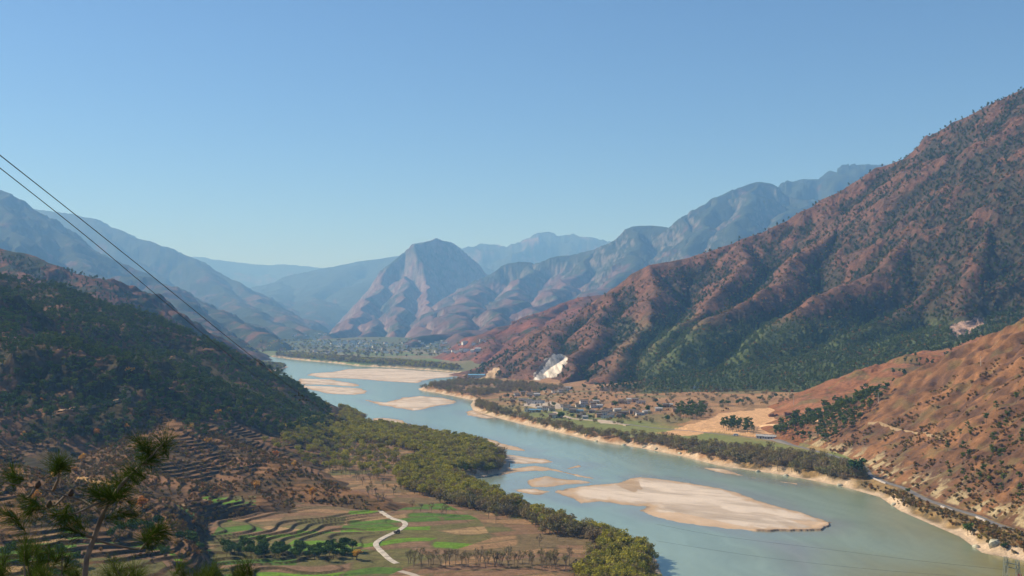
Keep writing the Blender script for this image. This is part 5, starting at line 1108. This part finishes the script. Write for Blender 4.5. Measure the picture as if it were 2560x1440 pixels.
# a pale boulder slab on the bank and stones along it
rr = random.Random(33)
def rock(sz, seed):
    r = np.random.RandomState(seed); import bmesh
    bm = bmesh.new(); bmesh.ops.create_icosphere(bm, subdivisions=2, radius=1)
    for v in bm.verts: k = 1 + .28 * float(perlin(np.array([v.co.x * 1.3 + seed]), np.array([v.co.y * 1.3 + v.co.z]), 5)[0]); v.co = Vector((v.co.x * k * sz[0], v.co.y * k * sz[1], v.co.z * k * sz[2]))
    me = bpy.data.meshes.new('boulder'); bm.to_mesh(me); bm.free(); me.materials.append(flat_mat('pale_rock', (.42, .40, .30), .9, .25, 1.2)); return me
x, y, z = hit([(2488, 1362)], 300, 1500)[0]; o = link('boulder', rock((4.2, 3.2, 3.4), 3), label='large pale grey boulder slab on the bank above the lattice tower', cat='boulder'); o.location = (x, y, z); o.rotation_euler = (.2, .5, .4)
for i, pt in enumerate([(1612, 1118), (1640, 1122), (1700, 1134), (2100, 1214), (2235, 1262), (1490, 1104), (1965, 1190), (1895, 1180), (2440, 1368), (1560, 1113)]):
    x, y, z = hit([pt], 300, 1500)[0]; o = link('boulder', rock((2.6, 1.8, 1.6), 5 + i), label='small rock at the waterline of the far bank', cat='boulder', group='rocks along the far bank'); o.location = (x, y, z); o.rotation_euler = (0, 0, i)

# ------------------------------------------------------------------ the pine saplings close to the camera
NEED = leaf_mat('long_needles', [(.06, .095, .015), (.045, .078, .012), (.08, .115, .02)], .25); SBARK = flat_mat('sapling_bark', (.20, .155, .115), .85, .35, 14); CONE = flat_mat('cone_brown', (.10, .07, .05), .9)
def tuft(V, Cc, p, d, r, n=90, L_=.155):
    d = Vector(d).normalized(); u = d.orthogonal().normalized(); w = d.cross(u)
    for i in range(n):
        a = r.uniform(0, 6.283); sp = r.uniform(.15, 1.35); dr = (d * math.cos(sp) + (u * math.cos(a) + w * math.sin(a)) * math.sin(sp)).normalized()
        l = L_ * r.uniform(.7, 1.1); b = p - d * r.uniform(0, .10); k = dr.cross(Vector((r.uniform(-1, 1), r.uniform(-1, 1), r.uniform(-1, 1)))).normalized() * .0008
        m = b + dr * l * .55 + Vector((0, 0, -.003)); e = b + dr * l + Vector((0, 0, -.018 * r.random()))
        V += [b - k, b + k, m + k, m - k, m - k, m + k, e + k * .4, e - k * .4]; c = r.uniform(.6, 1.35); Cc += [c] * 8
def sapling(trunk, branches, tufts, label, d, cones=()):
    o = bpy.data.objects.new('pine_sapling', None); C.objects.link(o); o['label'] = label; o['category'] = 'pine tree'; r = random.Random(len(tufts) * 7 + int(trunk[0][0]))
    Q = lambda p: Vector(P(p[0], p[1], d + (p[2] if len(p) > 2 else 0)))
    t0 = Q(trunk[0]); g = H - 1.7 - .47 * t0.y
    mb = MB(); pts = [Vector((t0.x - .25, t0.y, g - .2)), Vector((t0.x - .12, t0.y, (g + t0.z) / 2))] + [Q(p) for p in trunk]; n = len(pts)
    mb.tube(pts, [.021 - .017 * i / (n - 1) for i in range(n)], 8); link('trunk', mb.mesh('trunk', [SBARK], True), o)
    for br in branches:
        mb = MB(); bp = [Q(p) for p in br]; mb.tube(bp, [.0085 - .0055 * i / (len(bp) - 1) for i in range(len(bp))], 6); link('branch', mb.mesh('branch', [SBARK], True), o)
    V, Cc = [], []
    for tf in tufts:
        p = Q(tf); tuft(V, Cc, p, (tf[3], r.uniform(-.5, .5), tf[4]), r, int((tf[5] if len(tf) > 5 else 90) * 1.3), (tf[6] if len(tf) > 6 else .15) * .8)
    V = np.array([tuple(v) for v in V]); f = np.arange(len(V)).reshape(-1, 4)
    link('needles', mesh_np('needles', V, f, np.repeat(np.array(Cc)[:, None], 3, 1), [NEED], False), o)
    for c in cones:
        mb = MB(); p = Q(c); mb.tube([p, p + Vector((.008, 0, .018)), p + Vector((.012, 0, .04))], [.010, .018, .006], 8); link('cone', mb.mesh('cone', [CONE], True), o)
    return o
T = sapling([(203, 1500), (212, 1440), (217, 1395), (235, 1345), (255, 1290), (276, 1248), (300, 1215), (330, 1185), (355, 1160), (385, 1135), (405, 1112), (415, 1102)],
    [[(255, 1290), (238, 1270, .05), (205, 1250, .1), (176, 1243, .1), (130, 1228, .05), (88, 1220, 0), (40, 1212, -.1), (-30, 1196, -.2)], [(165, 1238, .1), (140, 1262, .1), (110, 1272, .1), (80, 1276, .1)], [(133, 1226, .05), (146, 1198, 0), (148, 1170, 0), (147, 1152, 0)], [(88, 1221), (75, 1240), (62, 1245)], [(48, 1213), (40, 1200), (33, 1180)],
     [(276, 1250), (236, 1262, -.1), (190, 1283, -.2), (140, 1288, -.2)], [(235, 1345), (205, 1335, -.1), (176, 1324, -.2)], [(240, 1350), (275, 1360, .1), (330, 1372, .2), (352, 1374, .2)], [(355, 1160), (385, 1160, .1), (402, 1158, .1)], [(300, 1255), (320, 1268, -.1), (332, 1282, -.1)], [(352, 1374, .2), (372, 1350, .2), (378, 1330, .2)]],
    [(418, 1098, 0, .3, 1), (405, 1108, 0, -.4, 1, 70), (352, 1112, 0, -.6, .8), (340, 1100, 0, -.9, .6, 60), (372, 1118, 0, .1, 1), (390, 1140, 0, .9, .5), (380, 1152, .1, .8, -.2), (330, 1170, -.1, -.8, .7), (320, 1182, 0, -.6, .6), (350, 1185, .1, .9, -.1, 70), (290, 1205, 0, -.9, .3), (300, 1215, .1, .2, .9), (278, 1235, 0, -1, .1), (310, 1228, .1, 1, .2), (262, 1225, -.1, -.8, .8, 110, .17), (245, 1235, -.1, -1, .4, 110, .17), (230, 1222, 0, -.6, .9), (330, 1255, .1, 1, -.3, 60),
     (147, 1150, 0, .1, 1, 120), (140, 1158, 0, -.8, .6), (155, 1160, 0, .8, .5), (33, 1180, 0, -.2, 1), (25, 1190, -.1, -.9, .3), (80, 1276, .1, -.8, -.3, 110), (70, 1280, .1, -.4, -.8), (62, 1246, 0, -.8, .2), (140, 1288, -.2, -.9, .2, 120), (160, 1290, -.2, -.4, -.7), (176, 1324, -.2, -.8, .3, 110), (190, 1300, -.1, -.5, .8), (295, 1290, 0, .8, .2), (335, 1290, -.1, .9, -.3, 90), (378, 1330, .2, .2, 1, 110), (395, 1345, .2, .9, .3), (360, 1345, .2, -.5, .8), (400, 1322, .1, .8, .6), (415, 1330, .1, 1, .1), (40, 1300, 0, -.6, .8), (10, 1285, 0, -.9, .4)],
    'slender pine sapling leaning across the lower corner in front of the terraces', 6.2, [(92, 1219), (174, 1240, .1), (120, 1268, .1)])
def low_sapling(x0, x1, y0, n, d, seed, label):
    r = random.Random(seed); br, tf = [], []
    for i in range(n):
        x = r.uniform(x0, x1); y = r.uniform(y0, 1445) ; bx = x + r.uniform(-60, 60); dz = r.uniform(-.4, .5)
        br.append([(bx, 1475, dz), ((x + bx) / 2, (y + 1475) / 2 + 10, dz), (x, y, dz)]); tf.append((x, y, dz, r.uniform(-.8, .8), 1, 110, .16)); tf.append((x + r.uniform(-20, 20), y + 18, dz, r.uniform(-1, 1), .5, 80, .15))
    return sapling([((x0 + x1) / 2, 1520), ((x0 + x1) / 2 + 5, 1475)], br, tf, label, d)
low_sapling(-20, 110, 1345, 9, 6.8, 3, 'low pine tips crowding the corner under the sapling branch')
low_sapling(95, 215, 1370, 5, 7.4, 4, 'low pine tips just beside the foot of the sapling trunk')
low_sapling(250, 400, 1398, 5, 7.0, 5, 'low pine tips on the open side of the sapling trunk')
low_sapling(440, 560, 1410, 5, 7.6, 6, 'outer low pine tips in front of the curved green terraces')
low_sapling(585, 655, 1418, 3, 8.2, 7, 'single pale pine tip farthest out along the bottom edge')
#==NEXT==



# ------------------------------------------------------------------ the air of the valley
def haze():
    me = bpy.data.meshes.new('haze'); x, y0, y1, z0, z1 = 16000, -1500, 62000, -40, 1930
    import bmesh
    v = [(-x, y0, z0), (x, y0, z0), (x * 2.6, y1, z0), (-x * 2.6, y1, z0), (-x, y0, z1), (x, y0, z1), (x * 2.6, y1, z1), (-x * 2.6, y1, z1)]
    me.from_pydata(v, [], [(0, 3, 2, 1), (4, 5, 6, 7), (0, 1, 5, 4), (1, 2, 6, 5), (2, 3, 7, 6), (3, 0, 4, 7)])
    m, nt, N, L = newmat('valley_air'); out = N.new('ShaderNodeOutputMaterial'); v = N.new('ShaderNodeVolumePrincipled')
    v.inputs['Color'].default_value = (.23, .52, 1.0, 1); v.inputs['Absorption Color'].default_value = (.75, .75, .75, 1); v.inputs['Density'].default_value = 0.86e-4; v.inputs['Anisotropy'].default_value = .1
    L.new(v.outputs[0], out.inputs['Volume']); me.materials.append(m)
    link('haze', me, kind='stuff')
haze()
